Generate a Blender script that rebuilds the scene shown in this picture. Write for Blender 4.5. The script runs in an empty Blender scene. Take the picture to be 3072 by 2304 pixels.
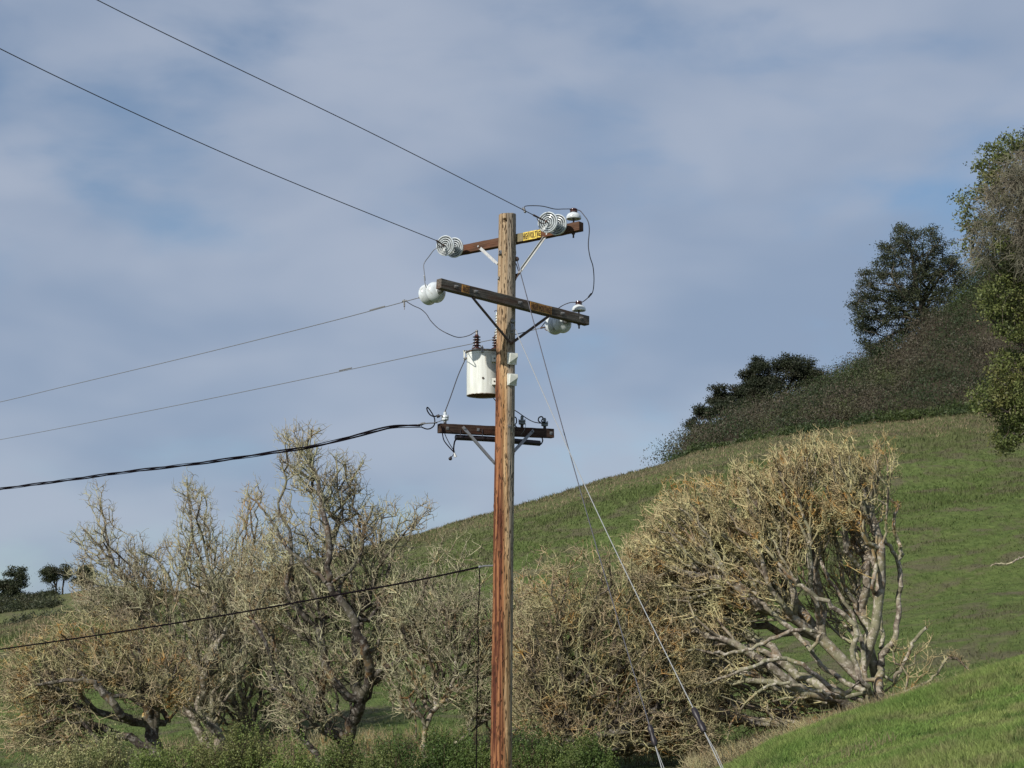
import bpy, bmesh, math, random
import numpy as np
from mathutils import Vector, Matrix, noise
rng = np.random.default_rng(7); random.seed(7)
R = math.radians
SC = bpy.context.scene
COL = SC.collection

# ------------------------------------------------------------------ camera, sky, sun, exposure
F, PITCH, CAMZ = 5000.0, R(9.5), 1.6            # focal length in photo pixels (photo 3072 wide)
cam_d = bpy.data.cameras.new('camera'); cam = bpy.data.objects.new('camera', cam_d); COL.objects.link(cam)
cam_d.sensor_width = 36; cam_d.lens = 36 * F / 3072; cam_d.clip_end = 5000; cam_d.clip_start = 0.1
cam.location = (0, 0, CAMZ); cam.rotation_euler = (R(90) + PITCH, 0, 0)
SC.camera = cam
SUN_EL, SUN_AZ = R(33), R(221)                  # azimuth clockwise from +Y: behind the camera, to the left
world = bpy.data.worlds.new('World'); SC.world = world; world.use_nodes = True
wn = world.node_tree; wn.nodes.clear()
def N(nt, t, **kw):
    n = nt.nodes.new(t)
    for k, v in kw.items(): setattr(n, k, v)
    return n
def L(nt, a, b): nt.links.new(a, b)
def mathn(nt, op, a, b=None, clamp=False):
    n = N(nt, 'ShaderNodeMath', operation=op); n.use_clamp = clamp
    for i, v in enumerate((a, b)):
        if v is None: continue
        if isinstance(v, (int, float)): n.inputs[i].default_value = v
        else: L(nt, v, n.inputs[i])
    return n.outputs[0]
def mixc(nt, f, a, b, mode='MIX'):
    n = N(nt, 'ShaderNodeMix', data_type='RGBA', blend_type=mode)
    for s, v in ((n.inputs[0], f), (n.inputs[6], a), (n.inputs[7], b)):
        if isinstance(v, (int, float)): s.default_value = v
        elif isinstance(v, tuple): s.default_value = (*v, 1) if len(v) == 3 else v
        else: L(nt, v, s)
    return n.outputs[2]
def noisen(nt, vec, scale, detail=4, rough=.5, dist=0.0, w=None):
    n = N(nt, 'ShaderNodeTexNoise'); n.inputs['Scale'].default_value = scale
    n.inputs['Detail'].default_value = detail; n.inputs['Roughness'].default_value = rough
    n.inputs['Distortion'].default_value = dist
    if vec is not None: L(nt, vec, n.inputs['Vector'])
    return n.outputs[0]
def ramp(nt, f, lo, hi):
    n = N(nt, 'ShaderNodeMapRange'); n.interpolation_type = 'SMOOTHSTEP'; n.inputs[1].default_value = lo; n.inputs[2].default_value = hi
    L(nt, f, n.inputs[0]); return n.outputs[0]
def mapping(nt, vec, sc=(1, 1, 1), loc=(0, 0, 0)):
    n = N(nt, 'ShaderNodeMapping'); n.inputs['Scale'].default_value = sc; n.inputs['Location'].default_value = loc
    L(nt, vec, n.inputs[0]); return n.outputs[0]

sky = N(wn, 'ShaderNodeTexSky', sky_type='NISHITA', sun_disc=False, sun_elevation=SUN_EL, sun_rotation=SUN_AZ)
sky.altitude = 100; sky.air_density = 1.0; sky.dust_density = .6; sky.ozone_density = 1.6
tc = N(wn, 'ShaderNodeTexCoord')
wv = mapping(wn, tc.outputs['Generated'], (1, 1, 2.1), (.35, 0, .12))
soft = noisen(wn, wv, 4.4, 4, .46, .2)
soft2 = noisen(wn, mapping(wn, tc.outputs['Generated'], (1, 1, 2.3), (2.3, 1, .4)), 9.5, 5, .5, .25)
cl = ramp(wn, mathn(wn, 'ADD', mathn(wn, 'MULTIPLY', soft, .6), mathn(wn, 'MULTIPLY', soft2, .4)), .29, .54)
tone = ramp(wn, noisen(wn, mapping(wn, tc.outputs['Generated'], (1, 1, 2.2), (5, 2, 1)), 6.0, 3, .45, .2), .3, .7)
sep = N(wn, 'ShaderNodeSeparateXYZ'); L(wn, tc.outputs['Generated'], sep.inputs[0])
cloudc = mixc(wn, tone, (2.75, 3.5, 4.85), (4.05, 4.6, 5.7))
skyb = mixc(wn, 1.0, sky.outputs[0], (.84, .96, 1.02), 'MULTIPLY')
skyc = mixc(wn, mathn(wn, 'MULTIPLY', cl, .90), skyb, cloudc)
bg = N(wn, 'ShaderNodeBackground'); bg.inputs[1].default_value = 0.1
L(wn, skyc, bg.inputs[0])
wo = N(wn, 'ShaderNodeOutputWorld'); L(wn, bg.outputs[0], wo.inputs[0])

sd = bpy.data.lights.new('sun', 'SUN'); sun = bpy.data.objects.new('sun', sd); COL.objects.link(sun)
sd.energy = 4.9; sd.angle = R(.6); sd.color = (1, .95, .86)
sdir = Vector((math.sin(SUN_AZ) * math.cos(SUN_EL), math.cos(SUN_AZ) * math.cos(SUN_EL), math.sin(SUN_EL)))
sun.rotation_euler = sdir.to_track_quat('Z', 'Y').to_euler()
SC.view_settings.view_transform = 'Standard'; SC.view_settings.look = 'None'
SC.view_settings.gamma = 1; SC.view_settings.use_curve_mapping = False
SC.view_settings.exposure = 0.0
SC.render.engine = 'CYCLES'; SC.cycles.max_bounces = 5; SC.cycles.diffuse_bounces = 2

# ------------------------------------------------------------------ helpers
cp, sp = math.cos(PITCH), math.sin(PITCH)
def P(px, py, D):
    """world point seen at photo pixel (px, py) at forward distance D"""
    u, v = (px - 1536) / F, (1152 - py) / F
    dy = cp - v * sp
    return Vector((u / dy * D, D, CAMZ + (sp + v * cp) / dy * D))
def PN(px, py, D):
    u, v = (px - 1536) / F, (1152 - py) / F
    dy = cp - v * sp
    return np.stack([u / dy * D, D + 0 * u, CAMZ + (sp + v * cp) / dy * D], -1)

def tag(o, label=None, cat=None, group=None, kind=None):
    if label: o['label'] = label
    if cat: o['category'] = cat
    if group: o['group'] = group
    if kind: o['kind'] = kind
    return o
def empty(name, loc=(0, 0, 0), rot=None):
    o = bpy.data.objects.new(name, None); COL.objects.link(o); o.location = loc; o.empty_display_size = .1
    if rot is not None: o.rotation_euler = rot
    return o
def thing(name, loc, label, cat, group=None):
    return tag(empty(name, loc), label, cat, group)
ROOTLOC = {}
def root_loc(o):
    l = Vector((0, 0, 0))
    while o is not None: l += Vector(o.location); o = o.parent
    return l
def link(name, me, mat, parent=None, local=False):
    """mesh given in world coordinates (local=False) is shifted into its parent's frame"""
    if mat is not None:
        for m in (mat if isinstance(mat, (list, tuple)) else [mat]): me.materials.append(m)
    o = bpy.data.objects.new(name, me); COL.objects.link(o)
    if parent is not None:
        if not local: me.transform(Matrix.Translation(-root_loc(parent)))
        o.parent = parent
    return o
def npmesh(name, verts, faces, smooth=False, mats=None):
    """verts (n,3); faces (m,k) with constant k"""
    verts = np.asarray(verts, np.float32); faces = np.asarray(faces, np.int32)
    me = bpy.data.meshes.new(name); m, k = faces.shape
    me.vertices.add(len(verts)); me.vertices.foreach_set('co', verts.ravel())
    me.loops.add(m * k); me.loops.foreach_set('vertex_index', faces.ravel())
    me.polygons.add(m); me.polygons.foreach_set('loop_start', np.arange(0, m * k, k, dtype=np.int32))
    me.polygons.foreach_set('loop_total', np.full(m, k, np.int32))
    if smooth: me.polygons.foreach_set('use_smooth', np.ones(m, bool))
    if mats is not None: me.polygons.foreach_set('material_index', np.asarray(mats, np.int32))
    me.update(calc_edges=True); return me
def bmobj(name, bm, mat, parent=None, smooth=False, local=False, bevel=0):
    me = bpy.data.meshes.new(name)
    bmesh.ops.recalc_face_normals(bm, faces=bm.faces)
    if smooth:
        for f in bm.faces: f.smooth = True
        for e in bm.edges:
            if len(e.link_faces) == 2 and e.calc_face_angle(0) > R(38): e.smooth = False
    bm.to_mesh(me); bm.free()
    o = link(name, me, mat, parent, local)
    if bevel:
        md = o.modifiers.new('bevel', 'BEVEL'); md.width = bevel; md.segments = 2; md.limit_method = 'ANGLE'
    return o
def frame(ax):
    ax = Vector(ax).normalized(); up = Vector((0, 0, 1)) if abs(ax.z) < .95 else Vector((0, 1, 0))
    x = up.cross(ax).normalized(); y = ax.cross(x); return x, y, ax
def bm_box(bm, c, X, Y, Z, mi=0):
    """box from centre and three half-extent vectors"""
    c, X, Y, Z = map(Vector, (c, X, Y, Z)); v = []
    for k in (-1, 1):
        for j in (-1, 1):
            for i in (-1, 1): v.append(bm.verts.new(c + X * i + Y * j + Z * k))
    for f in ((0, 2, 3, 1), (4, 5, 7, 6), (0, 1, 5, 4), (2, 6, 7, 3), (0, 4, 6, 2), (1, 3, 7, 5)):
        bm.faces.new([v[i] for i in f]).material_index = mi
def bm_lathe(bm, prof, M=Matrix(), n=32, mi=0):
    """prof: list of (r, z); revolve round z, transformed with M"""
    rings = []
    for r, z in prof:
        if r < 1e-5: rings.append([bm.verts.new(M @ Vector((0, 0, z)))])
        else: rings.append([bm.verts.new(M @ Vector((r * math.cos(2 * math.pi * i / n), r * math.sin(2 * math.pi * i / n), z))) for i in range(n)])
    for a, b in zip(rings, rings[1:]):
        for i in range(n):
            j = (i + 1) % n
            try:
                if len(a) == 1 and len(b) == 1: continue
                if len(a) == 1: f = bm.faces.new((a[0], b[i], b[j]))
                elif len(b) == 1: f = bm.faces.new((a[i], a[j], b[0]))
                else: f = bm.faces.new((a[i], a[j], b[j], b[i]))
                f.material_index = mi
            except ValueError: pass
def axM(p, ax, roll=0):
    x, y, z = frame(ax); M = Matrix((x, y, z)).transposed().to_4x4(); M.translation = Vector(p); return M
def bm_cyl(bm, a, b, r, r2=None, n=12, mi=0):
    a, b = Vector(a), Vector(b); r2 = r if r2 is None else r2; h = (b - a).length
    bm_lathe(bm, [(0, 0), (r, 0), (r2, h), (0, h)], axM(a, b - a), n, mi)
def bm_tube(bm, pts, r, n=6, mi=0, cap=True):
    pts = [Vector(p) for p in pts]; rr = r if isinstance(r, (list, tuple)) else [r] * len(pts)
    t0 = (pts[1] - pts[0]).normalized(); x, y, _ = frame(t0); rings = []
    for i, p in enumerate(pts):
        t = (pts[min(i + 1, len(pts) - 1)] - pts[max(i - 1, 0)]).normalized()
        x = (x - t * x.dot(t)).normalized(); y = t.cross(x)
        rings.append([bm.verts.new(p + (x * math.cos(2 * math.pi * k / n) + y * math.sin(2 * math.pi * k / n)) * rr[i]) for k in range(n)])
    for a, b in zip(rings, rings[1:]):
        for k in range(n): bm.faces.new((a[k], a[(k + 1) % n], b[(k + 1) % n], b[k])).material_index = mi
    if cap:
        bm.faces.new(rings[0][::-1]).material_index = mi; bm.faces.new(rings[-1]).material_index = mi
def spline(pts, k=6):
    pts = [Vector(p) for p in pts]; out = []
    for i in range(len(pts) - 1):
        p0, p1, p2, p3 = pts[max(i - 1, 0)], pts[i], pts[i + 1], pts[min(i + 2, len(pts) - 1)]
        for j in range(k):
            t = j / k
            out.append(.5 * ((2 * p1) + (p2 - p0) * t + (2 * p0 - 5 * p1 + 4 * p2 - p3) * t * t + (3 * p1 - p0 - 3 * p2 + p3) * t ** 3))
    return out + [pts[-1]]
def bm_sphere(bm, c, r, sc=(1, 1, 1), n=10, mi=0):
    prof = [(r * math.sin(math.pi * i / n), -r * math.cos(math.pi * i / n)) for i in range(n + 1)]
    prof[0] = (0, -r); prof[-1] = (0, r)
    bm_lathe(bm, prof, Matrix.Translation(Vector(c)) @ Matrix.Diagonal((*sc, 1)), n + 4, mi)

# ------------------------------------------------------------------ materials
def newmat(name, rough=.7, spec=.3, metal=0.0):
    m = bpy.data.materials.new(name); m.use_nodes = True; nt = m.node_tree
    b = nt.nodes['Principled BSDF']; b.inputs['Roughness'].default_value = rough
    b.inputs['Specular IOR Level'].default_value = spec; b.inputs['Metallic'].default_value = metal
    return m, nt, b
def bump(nt, b, h, strength=.3, dist=.01):
    n = N(nt, 'ShaderNodeBump'); n.inputs['Strength'].default_value = strength; n.inputs['Distance'].default_value = dist
    L(nt, h, n.inputs['Height']); L(nt, n.outputs[0], b.inputs['Normal'])
def simple(name, col, rough=.6, spec=.4, metal=0.0, var=.18, scale=30, dirt=None, dirtamt=.5, dscale=8):
    m, nt, b = newmat(name, rough, spec, metal)
    tcn = N(nt, 'ShaderNodeTexCoord').outputs['Object']
    nz = noisen(nt, tcn, scale, 5, .6)
    c = mixc(nt, nz, tuple(x * (1 - var) for x in col), tuple(min(1, x * (1 + var)) for x in col))
    if dirt: c = mixc(nt, mathn(nt, 'MULTIPLY', ramp(nt, noisen(nt, tcn, dscale, 5, .65), .48, .7), dirtamt), c, dirt)
    L(nt, c, b.inputs['Base Color']); bump(nt, b, nz, .15, .004)
    return m
M_porc = simple('white_porcelain', (.58, .62, .64), .13, .6, var=.08, dirt=(.30, .29, .26), dirtamt=.6, dscale=14)
M_brownporc = simple('brown_porcelain', (.055, .02, .016), .16, .6)
M_glass = simple('grey_glazed_spool', (.16, .18, .20), .12, .7, dirt=(.4, .42, .44), dscale=30)
M_galv = simple('galvanised_steel', (.24, .245, .25), .5, .5, .65, dirt=(.22, .15, .10), dirtamt=.5, dscale=14)
M_galvb = simple('bright_galvanised_strap', (.50, .51, .51), .55, .4, .3, dirt=(.25, .2, .17), dirtamt=.4, dscale=14)
M_ruststeel = simple('dark_rusty_steel', (.085, .062, .055), .75, .3, .2, dirt=(.17, .09, .05), dirtamt=.6, dscale=12)
M_wire = simple('dark_wire', (.055, .05, .055), .55, .4, .3)
M_wirelight = simple('weathered_light_wire', (.20, .20, .20), .5, .4, .4)
M_cable = simple('black_cable', (.006, .004, .006), .8, .05)
M_strand = simple('galvanised_guy_strand', (.30, .31, .32), .65, .3, .2)
M_strandd = simple('dark_guy_strand', (.055, .055, .07), .45, .5, .4)
M_white = simple('white_plastic', (.64, .65, .60), .45, .4, var=.05, dirt=(.45, .44, .36), dirtamt=.5, dscale=10)
M_black = simple('black_plastic', (.02, .015, .018), .45, .4)
M_lid = simple('weathered_lid', (.22, .19, .16), .6, .4, .3, dirt=(.20, .09, .04), dirtamt=.8, dscale=10)
M_rustbottom = simple('rusty_tank_bottom', (.10, .05, .035), .8, .2, 0, dirt=(.22, .10, .05), dscale=9)

def tank_mat():
    m, nt, b = newmat('white_tank_paint', .38, .45)
    o = N(nt, 'ShaderNodeTexCoord').outputs['Object']
    st = noisen(nt, mapping(nt, o, (14, 14, .9)), 1.6, 5, .6)
    sm = noisen(nt, o, 5, 4, .6)
    c = mixc(nt, ramp(nt, st, .40, .68), (.70, .72, .68), (.53, .54, .49))
    c = mixc(nt, mathn(nt, 'MULTIPLY', ramp(nt, sm, .5, .75), .35), c, (.62, .61, .45))
    vz = N(nt, 'ShaderNodeSeparateXYZ'); L(nt, o, vz.inputs[0])
    edge = mathn(nt, 'MULTIPLY', ramp(nt, mathn(nt, 'MULTIPLY', vz.outputs[2], -1), .268, .285), ramp(nt, noisen(nt, o, 22, 4, .6), .35, .55))
    c = mixc(nt, edge, c, (.20, .09, .04))
    chips = ramp(nt, noisen(nt, o, 42, 3, .5), .74, .78)
    c = mixc(nt, mathn(nt, 'MULTIPLY', chips, .8), c, (.28, .16, .08))
    runs = mathn(nt, 'MULTIPLY', ramp(nt, noisen(nt, mapping(nt, o, (34, 34, 1.6)), 1.0, 4, .6), .60, .72), ramp(nt, noisen(nt, o, 7, 3, .5), .45, .60))
    c = mixc(nt, mathn(nt, 'MULTIPLY', runs, .6), c, (.40, .30, .20))
    L(nt, c, b.inputs['Base Color']); bump(nt, b, sm, .12, .004); return m
M_tank = tank_mat()

def pole_mat():
    """weathered pole: grey checked wood on the right and top, red-brown preservative bleeding on the left"""
    m, nt, b = newmat('weathered_pole_wood', .85, .15)
    o = N(nt, 'ShaderNodeTexCoord').outputs['Object']
    s = N(nt, 'ShaderNodeSeparateXYZ'); L(nt, o, s.inputs[0])
    X, Z = s.outputs[0], s.outputs[2]
    grain = noisen(nt, mapping(nt, o, (60, 60, 2.2)), 1.0, 6, .65)
    streak = noisen(nt, mapping(nt, o, (26, 26, .8)), 1.0, 4, .55, .3)
    wide = noisen(nt, mapping(nt, o, (9, 9, .55)), 1.0, 3, .5)
    grey = mixc(nt, ramp(nt, grain, .3, .7), (.15, .12, .09), (.41, .345, .265))
    tan = mixc(nt, ramp(nt, streak, .35, .68), (.30, .16, .07), (.54, .37, .205))
    red = mixc(nt, ramp(nt, streak, .40, .62), (.075, .024, .015), (.30, .135, .062))
    xw = mathn(nt, 'ADD', X, mathn(nt, 'MULTIPLY', mathn(nt, 'SUBTRACT', wide, .5), .13))
    # how far the stain reaches round the pole grows towards the ground
    zf = ramp(nt, mathn(nt, 'MULTIPLY', Z, -1), 1.0, 5.0)
    xr = mathn(nt, 'SUBTRACT', xw, mathn(nt, 'MULTIPLY', zf, .045))
    f1 = ramp(nt, xr, -.105, -.055)          # red -> tan
    f2 = ramp(nt, mathn(nt, 'SUBTRACT', xw, mathn(nt, 'MULTIPLY', zf, .035)), -.030, .015)  # tan -> grey
    zt = ramp(nt, Z, -2.3, -1.1)             # the top two metres are bleached
    c = mixc(nt, f1, red, tan)
    c = mixc(nt, mathn(nt, 'MULTIPLY', zt, .93), c, mixc(nt, ramp(nt, streak, .3, .7), (.20, .135, .08), (.41, .31, .20)))
    c = mixc(nt, f2, c, grey)
    vor = N(nt, 'ShaderNodeTexVoronoi'); vor.inputs['Scale'].default_value = 1; vor.inputs['Randomness'].default_value = 1
    L(nt, mapping(nt, mixc(nt, .06, o, noise_col(nt, o)), (46, 46, 7)), vor.inputs['Vector'])
    chk = mathn(nt, 'SUBTRACT', 1.0, ramp(nt, vor.outputs[0], .20, .36))
    msk = ramp(nt, noisen(nt, mapping(nt, o, (30, 30, 3)), 1.0, 3, .5), .36, .48)
    chk = mathn(nt, 'MULTIPLY', chk, msk)
    c = mixc(nt, mathn(nt, 'MULTIPLY', chk, .88), c, (.035, .02, .012))
    L(nt, c, b.inputs['Base Color'])
    h = mathn(nt, 'SUBTRACT', mathn(nt, 'MULTIPLY', grain, .5), mathn(nt, 'MULTIPLY', chk, 1.0))
    bump(nt, b, h, .8, .012); return m
def noise_col(nt, o):
    n = N(nt, 'ShaderNodeTexNoise'); n.inputs['Scale'].default_value = 6; L(nt, o, n.inputs['Vector']); return n.outputs[1]
M_pole = pole_mat()

def arm_mat(name, base, dark, red, axis):
    m, nt, b = newmat(name, .85, .15)
    g = N(nt, 'ShaderNodeTexCoord').outputs['Object']
    vr = N(nt, 'ShaderNodeVectorRotate', rotation_type='Z_AXIS'); vr.inputs['Angle'].default_value = -axis
    L(nt, g, vr.inputs['Vector'])
    o = vr.outputs[0]
    gr = noisen(nt, mapping(nt, o, (2.2, 60, 60)), 1, 6, .65, .2)
    bl = noisen(nt, mapping(nt, o, (2.5, 8, 8)), 1, 4, .55)
    c = mixc(nt, ramp(nt, gr, .3, .7), dark, base)
    c = mixc(nt, mathn(nt, 'MULTIPLY', ramp(nt, bl, .45, .7), .8), c, red)
    L(nt, c, b.inputs['Base Color']); bump(nt, b, gr, .7, .008); return m
M_arm1 = arm_mat('reddish_crossarm_wood', (.125, .07, .045), (.045, .022, .015), (.14, .06, .034), math.atan2(-1.35, 1.66))
M_arm2 = arm_mat('grey_crossarm_wood', (.17, .15, .125), (.045, .036, .03), (.10, .055, .035), math.atan2(1.75, 1.88))
M_arm3 = arm_mat('dark_crossarm_wood', (.085, .055, .042), (.02, .012, .010), (.07, .03, .02), math.atan2(.7, 1.47))
def sign_mat(name, col, col2):
    m, nt, b = newmat(name, .6, .3)
    o = N(nt, 'ShaderNodeTexCoord').outputs['Object']
    nz = noisen(nt, o, 28, 4, .6); c = mixc(nt, ramp(nt, nz, .40, .68), col, col2)
    L(nt, c, b.inputs['Base Color']); return m
M_yellow = sign_mat('yellow_enamel', (.72, .54, .10), (.48, .35, .08))
M_faded = sign_mat('faded_orange_enamel', (.46, .24, .06), (.28, .13, .05))
M_letter = sign_mat('dark_letters', (.05, .03, .02), (.12, .075, .03))
M_letter2 = sign_mat('pale_worn_letters', (.085, .04, .02), (.13, .06, .025))
M_oldpatch = sign_mat('dull_olive_patch', (.17, .15, .08), (.24, .19, .12))

def bark_mat(name, base, dark, lich, orange, oamt=.3, lamt=.6, scale=1.0, pale=None):
    m, nt, b = newmat(name, .9, .1)
    o = N(nt, 'ShaderNodeNewGeometry').outputs['Position']
    n1 = noisen(nt, o, 9 * scale, 5, .65); n2 = noisen(nt, o, 2.1 * scale, 4, .55); n3 = noisen(nt, mapping(nt, o, (1, 1, 1), (7, 3, 1)), 1.1 * scale, 4, .6)
    n4 = noisen(nt, mapping(nt, o, (1, 1, 1), (3, 9, 1)), 6 * scale, 3, .6)
    c = mixc(nt, ramp(nt, n1, .35, .65), dark, base)
    c = mixc(nt, mathn(nt, 'MULTIPLY', ramp(nt, n2, .40, .62), lamt), c, lich)
    om = mathn(nt, 'MULTIPLY', mathn(nt, 'MULTIPLY', ramp(nt, n3, .48, .66), ramp(nt, n4, .42, .60)), oamt)
    c = mixc(nt, om, c, orange)
    if pale: c = mixc(nt, mathn(nt, 'MULTIPLY', ramp(nt, noisen(nt, o, 14 * scale, 3, .6), .53, .60), .75), c, pale)
    L(nt, c, b.inputs['Base Color']); bump(nt, b, n1, .6, .02); return m
LICH = (.30, .31, .155); ORA = (.42, .20, .035)
M_twigA = bark_mat('lichened_twigs', (.42, .37, .26), (.15, .12, .09), (.42, .42, .25), ORA, .35, .75)
M_twigB = bark_mat('golden_lichened_twigs', (.52, .43, .24), (.21, .155, .09), (.54, .51, .27), ORA, .9, .7)
M_twigC = bark_mat('brown_lichened_twigs', (.44, .36, .225), (.18, .135, .095), (.42, .405, .205), ORA, .75, .7)
M_trunkD = bark_mat('dark_mossy_bark', (.085, .07, .06), (.03, .025, .022), (.14, .135, .09), ORA, .2, .4, pale=(.20, .185, .165))
M_midD = bark_mat('dark_branch_bark', (.12, .10, .08), (.04, .034, .028), (.21, .21, .125), ORA, .3, .55)
M_midP = bark_mat('grey_branch_bark', (.30, .26, .20), (.12, .095, .075), (.33, .33, .19), ORA, .5, .5)
M_trunkP = bark_mat('pale_mottled_bark', (.28, .24, .19), (.10, .08, .065), (.25, .27, .14), ORA, .35, .45, pale=(.44, .40, .34))
M_greytwig = bark_mat('grey_bare_twigs', (.22, .20, .15), (.12, .10, .08), (.24, .24, .17), ORA, .1, .6, .5)
M_oakbark = bark_mat('dark_oak_bark', (.10, .085, .07), (.045, .036, .03), (.12, .12, .08), ORA, 0, .3, .4)

def leaf_mat(name, cols, scale=1.5, trans=.25, rough=.55, sharp=.15):
    m, nt, b = newmat(name, rough, .3)
    g = N(nt, 'ShaderNodeNewGeometry'); o = g.outputs['Position']
    n1 = noisen(nt, o, scale, 4, .6)
    c = mixc(nt, ramp(nt, n1, .5 - sharp, .5 + sharp), cols[0], cols[1])
    if len(cols) > 2: c = mixc(nt, mathn(nt, 'MULTIPLY', ramp(nt, noisen(nt, mapping(nt, o, (1, 1, 1), (4, 4, 4)), scale * .7, 4, .6), .52, .64), .85), c, cols[2])
    v = mathn(nt, 'ADD', mathn(nt, 'MULTIPLY', g.outputs['Random Per Island'], .7), .65)
    hv = N(nt, 'ShaderNodeHueSaturation'); L(nt, v, hv.inputs['Value']); L(nt, c, hv.inputs['Color'])
    c = hv.outputs[0]; L(nt, c, b.inputs['Base Color'])
    tr = N(nt, 'ShaderNodeBsdfTranslucent'); L(nt, c, tr.inputs[0]); mx = N(nt, 'ShaderNodeMixShader'); mx.inputs[0].default_value = trans
    L(nt, b.outputs[0], mx.inputs[1]); L(nt, tr.outputs[0], mx.inputs[2]); L(nt, mx.outputs[0], nt.nodes['Material Output'].inputs[0])
    return m
M_oakleaf = leaf_mat('dark_oak_leaves', [(.036, .048, .023), (.055, .062, .030), (.062, .060, .034)], .5)
M_oakleafdark = leaf_mat('very_dark_oak_leaves', [(.022, .030, .014), (.034, .040, .019), (.04, .04, .022)], .5)
M_bigleaf = leaf_mat('olive_oak_leaves', [(.085, .11, .03), (.13, .145, .045), (.18, .17, .06)], 1.0)
M_brush = leaf_mat('hillside_brush', [(.028, .046, .015), (.082, .068, .046), (.066, .088, .026)], .17, .25, .55, .07)  # leaf colours darkened: cloud shade over the slope is put into them
M_bush = leaf_mat('green_coyote_brush', [(.10, .15, .035), (.17, .21, .058), (.19, .195, .075)], 1.3)
M_bushpale = leaf_mat('cream_tipped_brush', [(.18, .21, .08), (.36, .34, .16), (.46, .42, .23)], 2.2)
M_bushdark = leaf_mat('dark_green_brush', [(.07, .115, .028), (.115, .155, .04), (.15, .17, .055)], 1.3)
M_lowshrub = leaf_mat('meadow_edge_shrubs', [(.035, .055, .018), (.055, .075, .02)], .3)
M_stem = simple('brush_stems', (.12, .085, .06), .9, .1)

def grass_nodes(nt, o, blade=False):
    """meadow colour by place: green with dry straw, mauve-brown thatch, a dry crest"""
    big = noisen(nt, mapping(nt, o, (.05, .028, .2)), 1.0, 5, .6, .4)
    mid = noisen(nt, mapping(nt, o, (.42, .30, .8)), 1.0, 6, .68, .5)
    band = noisen(nt, mapping(nt, o, (.10, .10, 2.4)), 1.0, 4, .6, .5)
    fine = noisen(nt, mapping(nt, o, (3.2, 1.6, 3.2)), 1.0, 5, .65)
    g = mixc(nt, ramp(nt, fine, .3, .7), (.070, .100, .030), (.125, .165, .052))
    g = mixc(nt, ramp(nt, mid, .38, .64), g, mixc(nt, fine, (.075, .092, .032), (.130, .150, .056)))
    thatch = mixc(nt, fine, (.085, .07, .055), (.16, .13, .095))
    f = mathn(nt, 'MULTIPLY', ramp(nt, mathn(nt, 'ADD', mathn(nt, 'MULTIPLY', band, .12), mathn(nt, 'MULTIPLY', mid, .88)), .48, .62), .60)
    c = mixc(nt, f, g, thatch)
    s = N(nt, 'ShaderNodeSeparateXYZ'); L(nt, o, s.inputs[0])
    # straw grows on the dry crest of the far hill
    crest = mathn(nt, 'MULTIPLY', ramp(nt, mathn(nt, 'ADD', s.outputs[1], mathn(nt, 'MULTIPLY', big, 45)), 110, 140), .5)
    c = mixc(nt, crest, c, mixc(nt, fine, (.095, .095, .047), (.175, .16, .092)))
    soil = mathn(nt, 'MULTIPLY', ramp(nt, s.outputs[1], 120, 126), ramp(nt, s.outputs[0], 5, 12))
    c = mixc(nt, soil, c, (.055, .045, .032))
    return c, fine
def ground_mat():
    m, nt, b = newmat('hill_grass_ground', .95, .05)
    o = N(nt, 'ShaderNodeNewGeometry').outputs['Position']
    c, fine = grass_nodes(nt, o)
    L(nt, c, b.inputs['Base Color']); bump(nt, b, noisen(nt, mapping(nt, o, (2.2, 1.0, 4.0)), 1.0, 6, .7), 1.0, .25); return m
def blade_mat(name, near=False):
    m, nt, b = newmat(name, .8, .15)
    g = N(nt, 'ShaderNodeNewGeometry'); o = g.outputs['Position']
    if near:
        n1 = noisen(nt, o, .9, 4, .6); n2 = noisen(nt, mapping(nt, o, (1, 1, 1), (5, 5, 5)), 1.3, 4, .65)
        c = mixc(nt, ramp(nt, n1, .38, .62), (.155, .235, .060), (.245, .295, .095))
        # straw tufts: thick along the dry edge of the bank, thin elsewhere
        c = mixc(nt, mathn(nt, 'MULTIPLY', ramp(nt, n2, .48, .62), .6), c, (.21, .185, .10))
        c = mixc(nt, mathn(nt, 'MULTIPLY', ramp(nt, noisen(nt, mapping(nt, o, (1, 1, 1), (9, 2, 5)), 2.4, 4, .6), .54, .66), .7), c, (.06, .12, .028))
    else:
        c, _ = grass_nodes(nt, o, True)
    v = mathn(nt, 'ADD', mathn(nt, 'MULTIPLY', g.outputs['Random Per Island'], .5), .78)
    hv = N(nt, 'ShaderNodeHueSaturation'); L(nt, v, hv.inputs['Value']); L(nt, c, hv.inputs['Color'])
    L(nt, hv.outputs[0], b.inputs['Base Color'])
    tr = N(nt, 'ShaderNodeBsdfTranslucent'); L(nt, hv.outputs[0], tr.inputs[0]); mx = N(nt, 'ShaderNodeMixShader'); mx.inputs[0].default_value = .3
    L(nt, b.outputs[0], mx.inputs[1]); L(nt, tr.outputs[0], mx.inputs[2]); L(nt, mx.outputs[0], nt.nodes['Material Output'].inputs[0])
    return m
M_ground = ground_mat(); M_blade = blade_mat('far_grass_blades'); M_bladenear = blade_mat('near_grass_blades', True)
def straw():
    return leaf_mat('dry_straw', [(.20, .155, .095), (.28, .225, .135), (.16, .14, .085)], 2, .25, .8)
M_straw = straw()

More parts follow.
